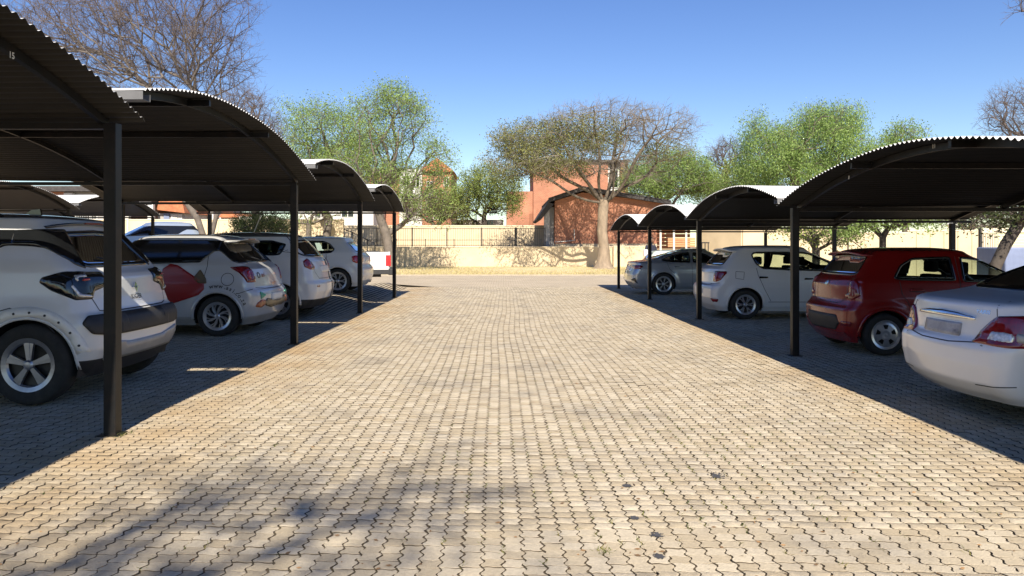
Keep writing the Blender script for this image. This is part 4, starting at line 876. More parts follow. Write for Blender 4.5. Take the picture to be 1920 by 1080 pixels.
cs.text('lettering', 'SWIFT', .06, -.05, .755, f, M_CHROME, mirror=True, h=.006, sx=1.3)
cs.decal('logo', [(.50+.045*math.cos(a), .90+.045*math.sin(a)) for a in np.linspace(0, 6.28, 15)[:-1]], f, M_PRINT, .006, hole=[(.50+.032*math.cos(a), .90+.032*math.sin(a)) for a in np.linspace(0, 6.28, 15)[:-1]], rnd=0)
cs.text('lettering', 'asi', .10, .35, .90, f, M_DECR, mirror=True, h=.006, sx=1.2)
spoiler(cs, rt, .40, .75, 1.475, .56, M_SILV, lamp=True)
MB().tube([(.80, 0, 1.525), (.62, 0, 1.60), (.42, 0, 1.68)], .006, 5).build('aerial', M_BLKP, rt)
cs, rt = place(tal, 'parked_car', 'white hatchback with dark grey roof and two dark stripes on its tailgate, left row', 'car', -3.43, 14.75, True, 1.04, group=GRP_L, z=.02)
MB().tube([(1.35, .3, 1.56), (1.25, .3, 1.80), (1.22, .3, 1.90)], .009, 5).build('aerial', M_PALEM, rt)
cs, rt = place(pol, 'parked_car', 'white hatchback with dark two-tone spoked wheels and clear windows, farthest under the left carport', 'car', -3.50, 19.75, True, 1.0, z=.2, group=GRP_L)
mb = MB().box((1.2, .1, 1.44), (1.4, .3, 1.475), .01); mb.build('roof_pod', M_GREYROOF, rt, True)
cs, rt = place(bmw, 'parked_car', 'silver saloon with slim red tail lamps at the far end of the right carport', 'car', 3.62, 22.1, False, .93, group=GRP_R)
MB().prism([(0, 0), (.22, 0), (.12, .02), (.06, .05), (.01, .055)], -.01, .01).build('shark_fin_aerial', M_SILVERP, rt).location = (1.75, 0, 1.405)
cs, rt = place(san, 'parked_car', 'white hatchback with black door handles, between the silver saloon and the red car', 'car', 3.91, 14.95, False, .93, group=GRP_R)
spoiler(cs, rt, .42, .75, 1.465, .60, M_WHITE)
cs, rt = place(pic, 'parked_car', 'dark red small hatchback with silver wheel covers in the right carport', 'car', 4.32, 10.2, False, .93, group=GRP_R)
spoiler(cs, rt, .30, .62, 1.44, .56, M_RED)
cs.decal('badge', [(.05*math.cos(a), .97+.032*math.sin(a)) for a in np.linspace(0, 6.28, 13)[:-1]], cs.rear(), M_CHROME, .01, rnd=0)
MB().tube([(.62, 0, 1.47), (.45, 0, 1.60)], .006, 5).build('aerial', M_BLKP, rt)
cs, rt = place(yar, 'parked_car', 'white saloon with chrome boot strip and scuffed bumper, nearest car on the right', 'car', 3.62, 6.30, False, .95, group=GRP_R)
f = cs.rear()
cs.decal('chrome_strip', [(-.40, .855), (.40, .855), (.40, .875), (.2, .90), (0, .908), (-.2, .90), (-.40, .875)], f, M_CHROME, .022, cell=.03, puff=.010, rnd=.01)
cs.text('lettering', 'YARIS', .043, -.46, .925, f, M_CHROME, mirror=True, h=.005, sx=1.25)
cs.text('lettering', '1.3', .032, .55, .955, f, M_CHROME, mirror=True, h=.005, sx=1.1)
cs.decal('scuff_mark', [(.74, .44), (.76, .50), (.70, .47), (.73, .42)], f, M_PRINT, .003, rnd=.004)
cs.decal('scuff_mark', [(.71, .52), (.76, .54), (.74, .50)], f, M_PRINT, .003, rnd=.004)
# cars beyond
far = dict(pic); far['paint'] = M_SAGE
place(far, 'parked_car', 'pale green-grey small car beyond the silver saloon, beside the standing person', 'car', 5.05, 27.6, False, .84, detail=False, group='cars parked out in the open')
blu = dict(suv); blu.update(paint=M_BLUEG, roofmat=M_BLUEG, clad=.3)
build_car('parked_car', 'blue-grey car parked out in the sun behind the left carport row', 'car', blu, -11.3, 28.5, R(-150), .98, .72, 'cars parked out in the open', False)
drk = dict(suv); drk.update(paint=M_DARKP, roofmat=M_DARKP)
build_car('parked_car', 'dark blue car on the upper terrace below the tall brick building', 'car', drk, (985-HX)*60/F, 63.5, R(-98), .8, 1.55, 'cars parked out in the open', False)
# --- pickup
def pickup():
    rt = empty('pickup_truck', (-4.05, 26.2, .0), math.pi+R(14), .96); tag(rt, 'white pickup truck with dark rear bumper standing in the sun beyond the left carport', 'pickup', 'cars parked out in the open')
    W = .86
    mb = MB(); mb.prism([(.06, .62), (.62, .62), (.66, .78), (.80, .93), (1.0, .98), (1.2, .93), (1.34, .78), (1.38, .55), (2.2, .5), (2.2, 1.24), (.06, 1.24)], -W, W); mb.build('load_bed', M_WHITE, rt)
    MB().box((-.0, -W+.06, .66), (.058, W-.06, 1.25), .02).build('tailgate', M_WHITE, rt)
    MB().box((.35, -W+.08, 1.2), (2.1, W-.08, 1.27), .03).build('bed_cover', M_BLKP, rt)
    mb = MB(); mb.prism([(2.22, .45), (4.95, .4), (5.0, .8), (4.85, .98), (3.95, 1.1), (3.35, 1.66), (2.5, 1.70), (2.26, 1.25)], -W+.02, W-.02); mb.build('cab', M_WHITE, rt)
    for sg in (1, -1): mb = MB(); mb.prism([(2.45, 1.15), (3.75, 1.1), (3.28, 1.55), (2.6, 1.6)], sg*(W-.018), sg*(W-.012)); mb.build('side_window', M_BLKG, rt)
    MB().box((-.22, -W+.02, .42), (.05, W-.02, .66), .04).build('rear_bumper', M_BLKP, rt)
    MB().box((.02, -W+.0, .45), (.62, W+.0, .64), .02).build('lower_panel', M_BLKP, rt)
    for sg in (1, -1):
        MB().box((-.025, sg*W-.13 if sg > 0 else -W-.006, .74), (.16, W+.006 if sg > 0 else -W+.13, 1.13), .015).build('tail_lamp', M_LRED2, rt)
    sp = dict(wr=.36, rim=.2, spoke='multi')
    for ax in (1.0, 4.1):
        for sg in (1, -1): wheel(None, rt, ax, sg*(W-.0), sg, sp)
    MB().box((.3, -.6, .35), (4.8, .6, .5)).build('chassis', M_BLKP, rt)
pickup()
# ------------------------------------------------------------------ person beside the far car
def person():
    root = empty('person', (5.70, 28.9, 0), R(200)); tag(root, 'standing person in dark clothes with a white bag, seen between the far carport posts', 'person')
    J = {'pel': (0, 0, .92), 'ch': (0, .01, 1.28), 'nk': (0, 0, 1.46), 'hd': (0, .02, 1.62), 'ls': (-.19, 0, 1.40), 'rs': (.19, 0, 1.40), 'le': (-.24, .03, 1.12), 're': (.25, .06, 1.13), 'lh': (-.24, .12, .90), 'rh': (.18, .26, 1.05), 'lk': (-.10, .02, .5), 'rk': (.11, .04, .5), 'lf': (-.11, 0, .09), 'rf': (.13, 0, .09), 'lt': (-.12, .15, .04), 'rt': (.15, .15, .04)}
    E = [('pel', 'ch', .15, .17), ('ch', 'nk', .15, .06), ('nk', 'hd', .055, .09), ('ch', 'ls', .1, .065), ('ls', 'le', .055, .042), ('le', 'lh', .04, .03), ('ch', 'rs', .1, .065), ('rs', 're', .055, .042), ('re', 'rh', .04, .03), ('pel', 'lk', .10, .065), ('lk', 'lf', .06, .042), ('pel', 'rk', .10, .065), ('rk', 'rf', .06, .042), ('lf', 'lt', .045, .035), ('rf', 'rt', .045, .035)]
    me = bpy.data.meshes.new('body'); ks = list(J); me.from_pydata([J[k] for k in ks], [(ks.index(a), ks.index(b)) for a, b, _, _ in E], [])
    o = link(bpy.data.objects.new('body', me), root); o.modifiers.new('skin', 'SKIN'); sm = o.modifiers.new('s', 'SUBSURF'); sm.levels = 1; sm.render_levels = 2
    rad = {'pel': (.16, .11), 'ch': (.17, .11), 'nk': (.055, .055), 'hd': (.085, .10), 'ls': (.065, .06), 'rs': (.065, .06), 'le': (.045, .045), 're': (.045, .045), 'lh': (.03, .035), 'rh': (.03, .035), 'lk': (.07, .07), 'rk': (.07, .07), 'lf': (.045, .05), 'rf': (.045, .05), 'lt': (.045, .03), 'rt': (.045, .03)}
    sv = me.skin_vertices[0].data if me.skin_vertices else None
    if sv is None:
        return
    for i, k in enumerate(ks): sv[i].radius = rad[k]; sv[i].use_root = (k == 'pel')
    me.materials.append(M_NAVY)
    bm = bmesh.new(); bmesh.ops.create_uvsphere(bm, u_segments=16, v_segments=12, radius=.105)
    for v in bm.verts: v.co = Vector((v.co.x*.8, v.co.y*.95+.02, v.co.z*1.15+1.62))
    m2 = bpy.data.meshes.new('head'); bm.to_mesh(m2); bm.free(); m2.materials.append(M_SKIN); link(bpy.data.objects.new('head', m2), root)
    bm = bmesh.new(); bmesh.ops.create_uvsphere(bm, u_segments=16, v_segments=10, radius=.112)
    bmesh.ops.delete(bm, geom=[v for v in bm.verts if v.co.z < -.01 and v.co.y > -.03], context='VERTS')
    for v in bm.verts: v.co = Vector((v.co.x*.85, v.co.y*.97+.005, v.co.z*1.12+1.635))
    m2 = bpy.data.meshes.new('hair'); bm.to_mesh(m2); bm.free(); m2.materials.append(M_HAIR); link(bpy.data.objects.new('hair', m2), root)
    for px_, pz, ln in ((-.24, .86, .09), (.18, 1.02, .08)):
        mb = MB()
        for q in range(4): mb.tube([(px_-.025+q*.017, .12 if px_ < 0 else .27, pz+.02), (px_-.028+q*.018, .15 if px_ < 0 else .31, pz-.03), (px_-.024+q*.016, .14 if px_ < 0 else .30, pz-ln*(1-.08*abs(q-1.4)))], [.010, .009, .007], 5)
        mb.tube([(px_+.03, .12 if px_ < 0 else .27, pz+.02), (px_+.05, .15 if px_ < 0 else .30, pz-.03)], [.011, .008], 5); mb.build('hand', M_SKIN, root, True)
    return root
person()
mb = MB().box((-.13, -.07, 0), (.13, .07, .26), .03); bag = mb.build('shoulder_bag', M_CLOTHW, None, True); bag.location = (5.50, 28.6, 1.0); tag(bag, 'small white bag held at the side by the standing person', 'bag')
# ------------------------------------------------------------------ walls, fence, buildings
def wallbox(name, label, pts, cat='wall', m=None, th=.22, base=0, cop=True, panels=None, pm=None, z0=-.1):
    root = empty(name, (pts[0][0], pts[0][1], base)); tag(root, label, cat); off = Vector(root.location)
    for i in range(len(pts)-1):
        a, b = Vector(pts[i][:2]), Vector(pts[i+1][:2]); h = pts[i][2]; d = (b-a); L = d.length; d.normalize(); n_ = Vector((-d.y, d.x))*th/2
        def bx(s0, s1, z0_, z1_, e=0):
            P = [a+d*s0-n_*(1+e), a+d*s1-n_*(1+e), a+d*s1+n_*(1+e), a+d*s0+n_*(1+e)]; mb = MB(); mb.add([(p.x-off.x, p.y-off.y, z0_-off.z) for p in P]+[(p.x-off.x, p.y-off.y, z1_-off.z) for p in P], [[0, 3, 2, 1], [4, 5, 6, 7], [0, 1, 5, 4], [1, 2, 6, 5], [2, 3, 7, 6], [3, 0, 4, 7]]); return mb
        k = panels[i] if panels else 1
        for q in range(k): bx(L*q/k+(.006 if q else 0), L*(q+1)/k-(.006 if q < k-1 else 0), z0, h).build('panel', m or M_WALL, root)
        if k > 1 and pm:
            for q in range(1, k): bx(L*q/k-.2, L*q/k+.2, z0, h+.03, .35).build('pier', m or M_WALL, root)
        if cop: bx(0, L, h, h+.06, .25).build('coping', M_WALLP, root)
    return root
def X(px, Y): return (px-HX)*Y/F
def Z(py, Y): return 1.4+(HY-py)*Y/F
RW = 47.6
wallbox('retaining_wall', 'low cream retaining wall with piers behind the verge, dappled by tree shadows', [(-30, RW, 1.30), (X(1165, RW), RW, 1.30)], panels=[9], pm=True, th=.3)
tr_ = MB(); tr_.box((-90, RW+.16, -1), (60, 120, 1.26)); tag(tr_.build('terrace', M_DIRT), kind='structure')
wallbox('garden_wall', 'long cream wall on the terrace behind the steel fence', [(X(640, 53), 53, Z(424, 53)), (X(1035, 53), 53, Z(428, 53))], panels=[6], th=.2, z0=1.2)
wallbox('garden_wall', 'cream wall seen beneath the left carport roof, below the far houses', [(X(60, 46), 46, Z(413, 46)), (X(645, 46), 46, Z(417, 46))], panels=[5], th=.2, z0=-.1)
# steel fence on the retaining wall
def fence():
    root = empty('steel_fence', (0, RW, 1.36)); tag(root, 'black steel picket fence standing on the low retaining wall', 'fence')
    xs_ = [X(p, RW) for p in (643, 707, 773, 838, 903, 967, 1022)]; zt = Z(428, RW)-1.36
    for i, x in enumerate(xs_): w_ = .07 if i == 5 else .035; MB().box((x-w_, -.03, 0), (x+w_, .03, zt+.05)).build('fence_post', M_FENCE, root)
    for z_ in (.06, zt-.04): MB().box((xs_[0], -.015, z_), (xs_[-1], .015, z_+.035)).build('rail', M_FENCE, root)
    me = MB().box((-.008, -.008, .03), (.008, .008, zt)); p0 = me.build('picket', M_FENCE, root); n = int((xs_[-1]-xs_[0])/.145)
    for k in range(n):
        o = p0 if k == 0 else p0.copy()
        if k: COL.objects.link(o); o.parent = root
        o.location = (xs_[0]+(k+.5)*.145, 0, 0)
    for q in range(7):
        x = X(690+q*54, RW); MB().box((x-.02, -.25, 0), (x+.02, -.21, zt*.42)).build('low_post', M_FENCE, root)
    MB().box((X(690, RW), -.24, zt*.34), (X(965, RW), -.22, zt*.34+.03)).build('low_rail', M_FENCE, root)
fence()
def handrail():
    root = empty('stair_handrail', (X(645, 44), 44, 0)); tag(root, 'dark sloping handrail of the steps left of the steel fence', 'handrail'); x0 = X(645, 44)
    P = [(645, 430), (661, 436), (689, 450), (703, 456)]
    for px, py in P: MB().tube([(X(px, 44)-x0, 0, 0), (X(px, 44)-x0, 0, Z(py, 44))], .03, 6).build('baluster', M_FENCE, root)
    MB().tube([(X(px, 44)-x0, 0, Z(py, 44)) for px, py in P], .03, 6).build('rail', M_FENCE, root)
handrail()
def window(root, x0, x1, z0, z1, y, off, frame=M_PLAST, gl=M_BLKG, nx=2, nz=1, bars=0):
    fr = MB(); t = .05
    fr.box((x0, y-.03, z0), (x1, y+.03, z0+t)); fr.box((x0, y-.03, z1-t), (x1, y+.03, z1)); fr.box((x0, y-.031, z0+t), (x0+t, y+.029, z1-t)); fr.box((x1-t, y-.031, z0+t), (x1, y+.029, z1-t))
    for k in range(1, nx): xx = x0+(x1-x0)*k/nx; fr.box((xx-.02, y-.028, z0+t), (xx+.02, y+.02, z1-t))
    fr.V = [tuple(Vector(v)-off) for v in fr.V]; w_ = fr.build('window', frame, root)
    for k in range(nx):
        a = x0+(x1-x0)*k/nx; b = x0+(x1-x0)*(k+1)/nx; p = MB().box((a+.04, y-.005, z0+.04), (b-.04, y+.005, z1-.04)); p.V = [tuple(Vector(v)-off) for v in p.V]; p.build('pane', gl, w_)
    for k in range(bars):
        xx = x0+(x1-x0)*(k+.5)/bars; p = MB().box((xx-.018, y-.07, z0), (xx+.018, y-.045, z1)); p.V = [tuple(Vector(v)-off) for v in p.V]; p.build('burglar_bar', frame, w_)
M_FRAME = mat('white_frame', (.62, .62, .60), .6)
def house():
    Y0 = 49.0; root = empty('brick_outbuilding', (X(1130, Y0), Y0, 1.3)); tag(root, 'low orange brick building with dark gabled roof behind the umbrella thorn tree', 'building'); off = Vector(root.location)
    def b(mb, n_, m): mb.V = [tuple(Vector(v)-off) for v in mb.V]; return mb.build(n_, m, root)
    xl, xr = X(1040, Y0), X(1246, Y0); xa = X(1092, Y0); zl, zr, za = Z(374, Y0), Z(378, Y0), Z(358, Y0); zb = Z(457, Y0)
    mb = MB(); mb.prism([(xl, zb), (xr, zb), (xr, zr-.1), (xa, za-.1), (xl, zl-.1)], Y0, Y0+8); b(mb, 'wall', M_BRICK)
    b(MB().box((xl-.03, Y0-.05, -.1), (xr+.03, Y0+8, zb-.004)), 'plinth', M_WALL)
    # roof slabs with a deep overhanging left eave
    mb = MB(); mb.prism([(X(1028, Y0), zl-.22), (xa, za), (X(1256, Y0), zr-.22), (X(1256, Y0), zr-.02), (xa, za+.20), (X(1028, Y0), zl)], Y0-.5, Y0+8.5); b(mb, 'roof', M_TILE)
    mb = MB(); mb.prism([(X(1028, Y0)-.02, zl-.20), (X(1008, Y0), Z(410, Y0)), (X(1014, Y0), Z(410, Y0)-.08), (X(1038, Y0), zl-.32)], Y0-.45, Y0+8.4); b(mb, 'eave_canopy', M_TILE)
    b(MB().box((X(1020, Y0), Y0-.3, 1.26), (X(1030, Y0), Y0+.1, Z(378, Y0)-.35)), 'pillar', M_GPLAST)
    b(MB().box((X(1031, Y0), Y0+.3, 1.26), (X(1039, Y0), Y0+.6, Z(378, Y0)-.35)), 'pillar', M_GPLAST)
    b(MB().tube([(X(1040, Y0), Y0-.3, Z(454, Y0)), (X(1076, Y0), Y0-.3, Z(451, Y0)), (X(1076, Y0), Y0-.3, Z(430, Y0))], .03, 6), 'drain_pipe', M_PALEM)
    # gutter/ridge battens along front verge
    for k in range(22):
        t = k/22; t2 = (k+.85)/22
        for (xa_, za_, xb_, zb_) in ((X(1028, Y0), zl, xa, za+.2), (xa, za+.2, X(1256, Y0), zr-.02)):
            p0 = (xa_+(xb_-xa_)*t, za_+(zb_-za_)*t); p1 = (xa_+(xb_-xa_)*t2, za_+(zb_-za_)*t2)
            mb = MB(); mb.prism([(p0[0], p0[1]+.005), (p1[0], p1[1]+.005), (p1[0], p1[1]+.075), (p0[0], p0[1]+.075)], Y0-.54, Y0-.1); b(mb, 'verge_tile', M_TILE)
house()
def tall():
    Y0 = 68.0; root = empty('brick_apartment_block', (X(1080, Y0), Y0, 1.3)); tag(root, 'tall orange brick apartment block with a white window bay, behind the umbrella thorn tree', 'building'); off = Vector(root.location)
    def b(mb, n_, m): mb.V = [tuple(Vector(v)-off) for v in mb.V]; return mb.build(n_, m, root)
    b(MB().box((X(1000, Y0), Y0, 1), (X(1140, Y0), Y0+9, Z(304, Y0))), 'wall', M_BRICK)
    b(MB().box((X(1163, Y0), Y0-.2, 1), (X(1177, Y0), Y0+7, Z(304, Y0))), 'wall', M_BRICK)
    b(MB().box((X(950, Y0), Y0+.5, 1), (X(1000, Y0)-.01, Y0+9, Z(358, Y0))), 'wall', M_BRICK)
    b(MB().box((X(1140, Y0)+.01, Y0+.3, 1), (X(1163, Y0)-.01, Y0+6, Z(310, Y0))), 'wall', M_PLAST)
    b(MB().box((X(998, Y0), Y0-.3, Z(304, Y0)+.01), (X(1180, Y0), Y0+9, Z(300, Y0))), 'roof', M_TILE)
    b(MB().box((X(950, Y0), Y0-.06, 1), (X(1140, Y0), Y0-.02, Z(428, Y0))), 'plinth', M_PLAST)
    for zz in (330, 372): window(root, X(1143, Y0), X(1160, Y0), Z(zz+22, Y0), Z(zz-12, Y0), Y0+.25, off, M_FRAME)
    b(MB().box((X(993, Y0), Y0+.4, 1.3), (X(999, Y0), Y0+.49, Z(400, Y0))), 'door', M_WOOD)
tall()
def leftblock():
    Y0 = 66.0; root = empty('brick_flats', (X(800, Y0), Y0, 1.3)); tag(root, 'orange brick and white plastered flats behind the pale leafy trees left of centre', 'building'); off = Vector(root.location)
    def b(mb, n_, m): mb.V = [tuple(Vector(v)-off) for v in mb.V]; return mb.build(n_, m, root)
    b(MB().box((X(690, Y0), Y0, 1), (X(750, Y0), Y0+8, Z(325, Y0))), 'wall', M_BRICK)
    b(MB().box((X(750, Y0)+.01, Y0-.4, 1), (X(792, Y0), Y0+8, Z(318, Y0))), 'wall', M_PLAST)
    b(MB().box((X(792, Y0)+.01, Y0, 1), (X(846, Y0), Y0+8, Z(322, Y0))), 'wall', M_BRICK)
    mb = MB(); mb.prism([(X(784, Y0), Z(322, Y0)), (X(852, Y0), Z(322, Y0)), (X(820, Y0), Z(296, Y0))], Y0-.3, Y0+8); b(mb, 'roof', mat('terracotta_tile', (.42, .15, .07), .85, var=.25, scale=5))
    b(MB().box((X(686, Y0), Y0-.3, Z(325, Y0)+.01), (X(783, Y0), Y0+8, Z(316, Y0))), 'roof', M_TILE)
    for (p0, p1, q0, q1) in ((756, 770, 352, 330), (774, 788, 352, 330), (800, 812, 368, 340), (700, 716, 360, 338), (832, 842, 350, 332), (756, 786, 398, 372), (812, 838, 412, 395)):
        window(root, X(p0, Y0), X(p1, Y0), Z(q0, Y0), Z(q1, Y0), Y0-.45 if p0 in (756, 774) else Y0-.04, off, M_FRAME)
    b(MB().box((X(800, Y0), Y0-1.2, Z(380, Y0)), (X(845, Y0), Y0-.01, Z(376, Y0))), 'balcony_slab', M_PLAST)
    for k in range(12): x = X(801+k*3.9, Y0); b(MB().box((x-.02, Y0-1.18, Z(376, Y0)), (x+.02, Y0-1.14, Z(360, Y0))), 'balcony_bar', M_FRAME)
leftblock()
def white_store():
    Y0 = 60.0; root = empty('white_house', (X(640, Y0), Y0, 1.3)); tag(root, 'white plastered house wall above the cream wall, left of the steps', 'building'); off = Vector(root.location)
    def b(mb, n_, m): mb.V = [tuple(Vector(v)-off) for v in mb.V]; return mb.build(n_, m, root)
    b(MB().box((X(560, Y0), Y0, 1), (X(700, Y0), Y0+6, Z(372, Y0))), 'wall', M_PLAST); b(MB().box((X(556, Y0), Y0-.3, Z(372, Y0)+.01), (X(704, Y0), Y0+6.3, Z(366, Y0))), 'roof', M_TILE)
    b(MB().box((X(846, Y0), Y0, 1), (X(944, Y0), Y0+5, Z(412, Y0))), 'wall', M_PLAST)
    for p in (856, 884, 912): window(root, X(p, Y0), X(p+14, Y0), Z(430, Y0), Z(414, Y0), Y0-.03, off, M_FRAME)
    for p in (590, 640): window(root, X(p, Y0), X(p+24, Y0), Z(408, Y0), Z(388, Y0), Y0-.03, off, M_FRAME)
white_store()
def far_left():
    Y0 = 50.0; root = empty('grey_house', (X(130, Y0), Y0, 0)); tag(root, 'grey plastered house with barred windows and an orange brick panel, seen under the left carport', 'building'); off = Vector(root.location)
    def b(mb, n_, m): mb.V = [tuple(Vector(v)-off) for v in mb.V]; return mb.build(n_, m, root)
    b(MB().box((X(-60, Y0), Y0, 0), (X(200, Y0), Y0+6, Z(360, Y0))), 'wall', M_GPLAST)
    b(MB().box((X(84, Y0), Y0-.12, 0), (X(122, Y0), Y0-.003, Z(360, Y0))), 'brick_panel', M_BRICK); b(MB().box((X(-50, Y0), Y0-.12, 0), (X(8, Y0), Y0-.003, Z(360, Y0))), 'brick_panel', M_BRICK)
    b(MB().box((X(-60, Y0), Y0-.6, Z(360, Y0)+.01), (X(205, Y0), Y0+6, Z(350, Y0))), 'roof', M_TILE)
    window(root, X(16, Y0), X(80, Y0), Z(404, Y0), Z(382, Y0), Y0-.04, off, M_FRAME, M_PALEM, 4); window(root, X(142, Y0), X(184, Y0), Z(412, Y0), Z(384, Y0), Y0-.04, off, M_FRAME, M_BLKG, 3, bars=10)
    b(MB().box((X(124, Y0), Y0-.3, 0), (X(140, Y0), Y0-.003, Z(362, Y0))), 'pilaster', M_PLAST)
    Y0 = 52.0; root = empty('brown_house', (X(290, Y0), Y0, 0)); tag(root, 'brown house with a covered porch and orange tiled gable, seen under the left carport', 'building'); off = Vector(root.location)
    b(MB().box((X(205, Y0), Y0, 0), (X(296, Y0), Y0+6, Z(372, Y0))), 'wall', mat('brown_brick', (.20, .12, .08), .9, var=.2, scale=8)); b(MB().box((X(296, Y0)+.01, Y0, 0), (X(346, Y0), Y0+6, Z(400, Y0))), 'wall', M_GPLAST)
    for p in (248, 292): b(MB().box((X(p, Y0), Y0-1.2, 0), (X(p+10, Y0), Y0-.9, Z(384, Y0))), 'porch_column', M_PLAST)
    mb = MB(); mb.prism([(X(300, Y0), Z(394, Y0)), (X(352, Y0), Z(400, Y0)), (X(345, Y0), Z(368, Y0)), (X(305, Y0), Z(374, Y0))], Y0-.5, Y0+4); b(mb, 'roof', MATS['terracotta_tile'])
    b(MB().box((X(200, Y0), Y0-1.3, Z(384, Y0)), (X(300, Y0), Y0+6, Z(378, Y0))), 'porch_roof', M_TILE)
    window(root, X(262, Y0), X(272, Y0), Z(404, Y0), Z(390, Y0), Y0-.04, off, M_WOOD, M_BLKG, 1); window(root, X(322, Y0), X(342, Y0), Z(414, Y0), Z(402, Y0), Y0-.04, off, M_FRAME, M_PALEM, 2); b(MB().box((X(308, Y0), Y0-.08, 0), (X(318, Y0), Y0-.01, Z(400, Y0))), 'door', M_STEEL)
    Y0 = 56.0; root = empty('white_cottage', (X(380, Y0), Y0, 0)); tag(root, 'white cottage behind the forked tree trunk at the end of the left carport', 'building'); off = Vector(root.location)
    b(MB().box((X(348, Y0), Y0, 0), (X(400, Y0), Y0+6, Z(376, Y0))), 'wall', M_PLAST); b(MB().box((X(402, Y0), Y0+1, 0), (X(500, Y0), Y0+6, Z(405, Y0))), 'wall', M_PLAST)
    mb = MB(); mb.prism([(X(405, Y0), Z(407, Y0)), (X(440, Y0), Z(407, Y0)), (X(432, Y0), Z(397, Y0)), (X(412, Y0), Z(397, Y0))], Y0+.5, Y0+6); b(mb, 'roof', MATS['terracotta_tile'])
    window(root, X(358, Y0), X(372, Y0), Z(408, Y0), Z(396, Y0), Y0-.04, off, M_FRAME, M_BLKG, 2)
far_left()
def lamp(px, pyt, Y, zb, lab):
    root = empty('street_lamp', (X(px, Y), Y, zb)); tag(root, lab, 'street lamp'); h = Z(pyt, Y)-zb
    MB().tube([(0, 0, 0), (0, 0, h-.25)], [.07, .05], 8).build('pole', M_PALEM, root); mb = MB(); mb.lathe([(.05, h-.3), (.12, h-.28), (.22, h-.12), (.30, h-.10), (.26, h-.02), (.04, h)], 14, 'z'); mb.build('lamp_head', M_PLAST, root, True)
lamp(240, 388, 40, 0, 'white globe lamp post seen beneath the left carport roof'); lamp(1783, 418, 40, 0, 'slim pale lamp post beyond the red car')
# right side: cream wall, timber shelter, far gate
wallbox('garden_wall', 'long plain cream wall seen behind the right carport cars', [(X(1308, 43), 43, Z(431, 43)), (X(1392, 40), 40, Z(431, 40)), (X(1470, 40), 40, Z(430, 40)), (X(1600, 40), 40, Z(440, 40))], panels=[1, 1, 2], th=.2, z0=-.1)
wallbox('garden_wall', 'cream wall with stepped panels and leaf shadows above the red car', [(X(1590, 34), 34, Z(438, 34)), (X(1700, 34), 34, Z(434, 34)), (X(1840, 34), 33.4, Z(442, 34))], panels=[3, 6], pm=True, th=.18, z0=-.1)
wallbox('garden_wall', 'short cream wall joining the brick building to the timber shelter', [(X(1150, 47.2), 47.2, 1.35), (X(1262, 47.2), 47.2, 1.35)], panels=[2], th=.2, z0=-.1)
def shelter():
    Y0 = 41.5; root = empty('timber_shelter', (X(1275, Y0), Y0, 0)); tag(root, 'reddish timber shelter with slatted back and pale posts behind the silver saloon', 'shelter'); off = Vector(root.location)
    def b(mb, n_, m): mb.V = [tuple(Vector(v)-off) for v in mb.V]; return mb.build(n_, m, root)
    for k in range(9): z_ = .35+k*.22; b(MB().box((X(1240, Y0), Y0+1.2, z_), (X(1304, Y0), Y0+1.24, z_+.19)), 'board', M_WOOD)
    for k in range(4): z_ = Z(463, Y0)+k*.13; b(MB().box((X(1252, Y0), Y0-.05, z_), (X(1303, Y0), Y0-.02, z_+.105)), 'bench_slat', M_WOODL)
    for p in (1238, 1263, 1286, 1307): b(MB().box((X(p, Y0)-.05, Y0-.1, 0), (X(p, Y0)+.05, Y0, Z(428, Y0))), 'post', M_PALEM)
    b(MB().box((X(1232, Y0), Y0-.3, Z(428, Y0)), (X(1312, Y0), Y0+1.5, Z(424, Y0))), 'roof', M_TILE)
    for p in (1316, 1322, 1328): b(MB().tube([(X(p, Y0), Y0, 0), (X(p, Y0), Y0, Z(455, Y0))], .03, 6), 'rail_post', M_FENCE)
    b(MB().tube([(X(1312, Y0), Y0, Z(455, Y0)), (X(1330, Y0), Y0, Z(455, Y0))], .035, 6), 'rail', M_FENCE)
shelter()
def gate():
    Y0 = 30.0; root = empty('slatted_gate', (X(1860, Y0), Y0, 0)); tag(root, 'pale slatted gate behind the leaning trunk at the right edge', 'gate'); off = Vector(root.location)
    def b(mb, n_, m): mb.V = [tuple(Vector(v)-off) for v in mb.V]; return mb.build(n_, m, root)
    b(MB().box((X(1838, Y0), Y0-.1, Z(436, Y0)), (X(2060, Y0), Y0+.1, Z(428, Y0))), 'lintel', M_WALLP)
    for k in range(9): x = X(1842+k*3.3, Y0); b(MB().box((x-.023, Y0-.02, .1), (x+.023, Y0+.02, Z(438, Y0))), 'upright_slat', M_WALLP)
    for k in range(16): z_ = .1+k*.12; b(MB().box((X(1871, Y0), Y0-.02, z_), (X(2055, Y0), Y0+.02, z_+.07)), 'level_slat', M_WALLP)
    b(MB().box((X(1836, Y0), Y0-.08, 0), (X(1840, Y0), Y0+.06, Z(428, Y0))), 'gate_post', M_FENCE)
gate()
o = MB().box((0, 0, 0), (2.6, 1.6, 1.1), .06).build('covered_trailer', M_STEEL, None, True); o.location = (X(1885, 26), 26, 0.25); tag(o, 'slate blue covered box standing before the slatted gate at the right edge', 'trailer')
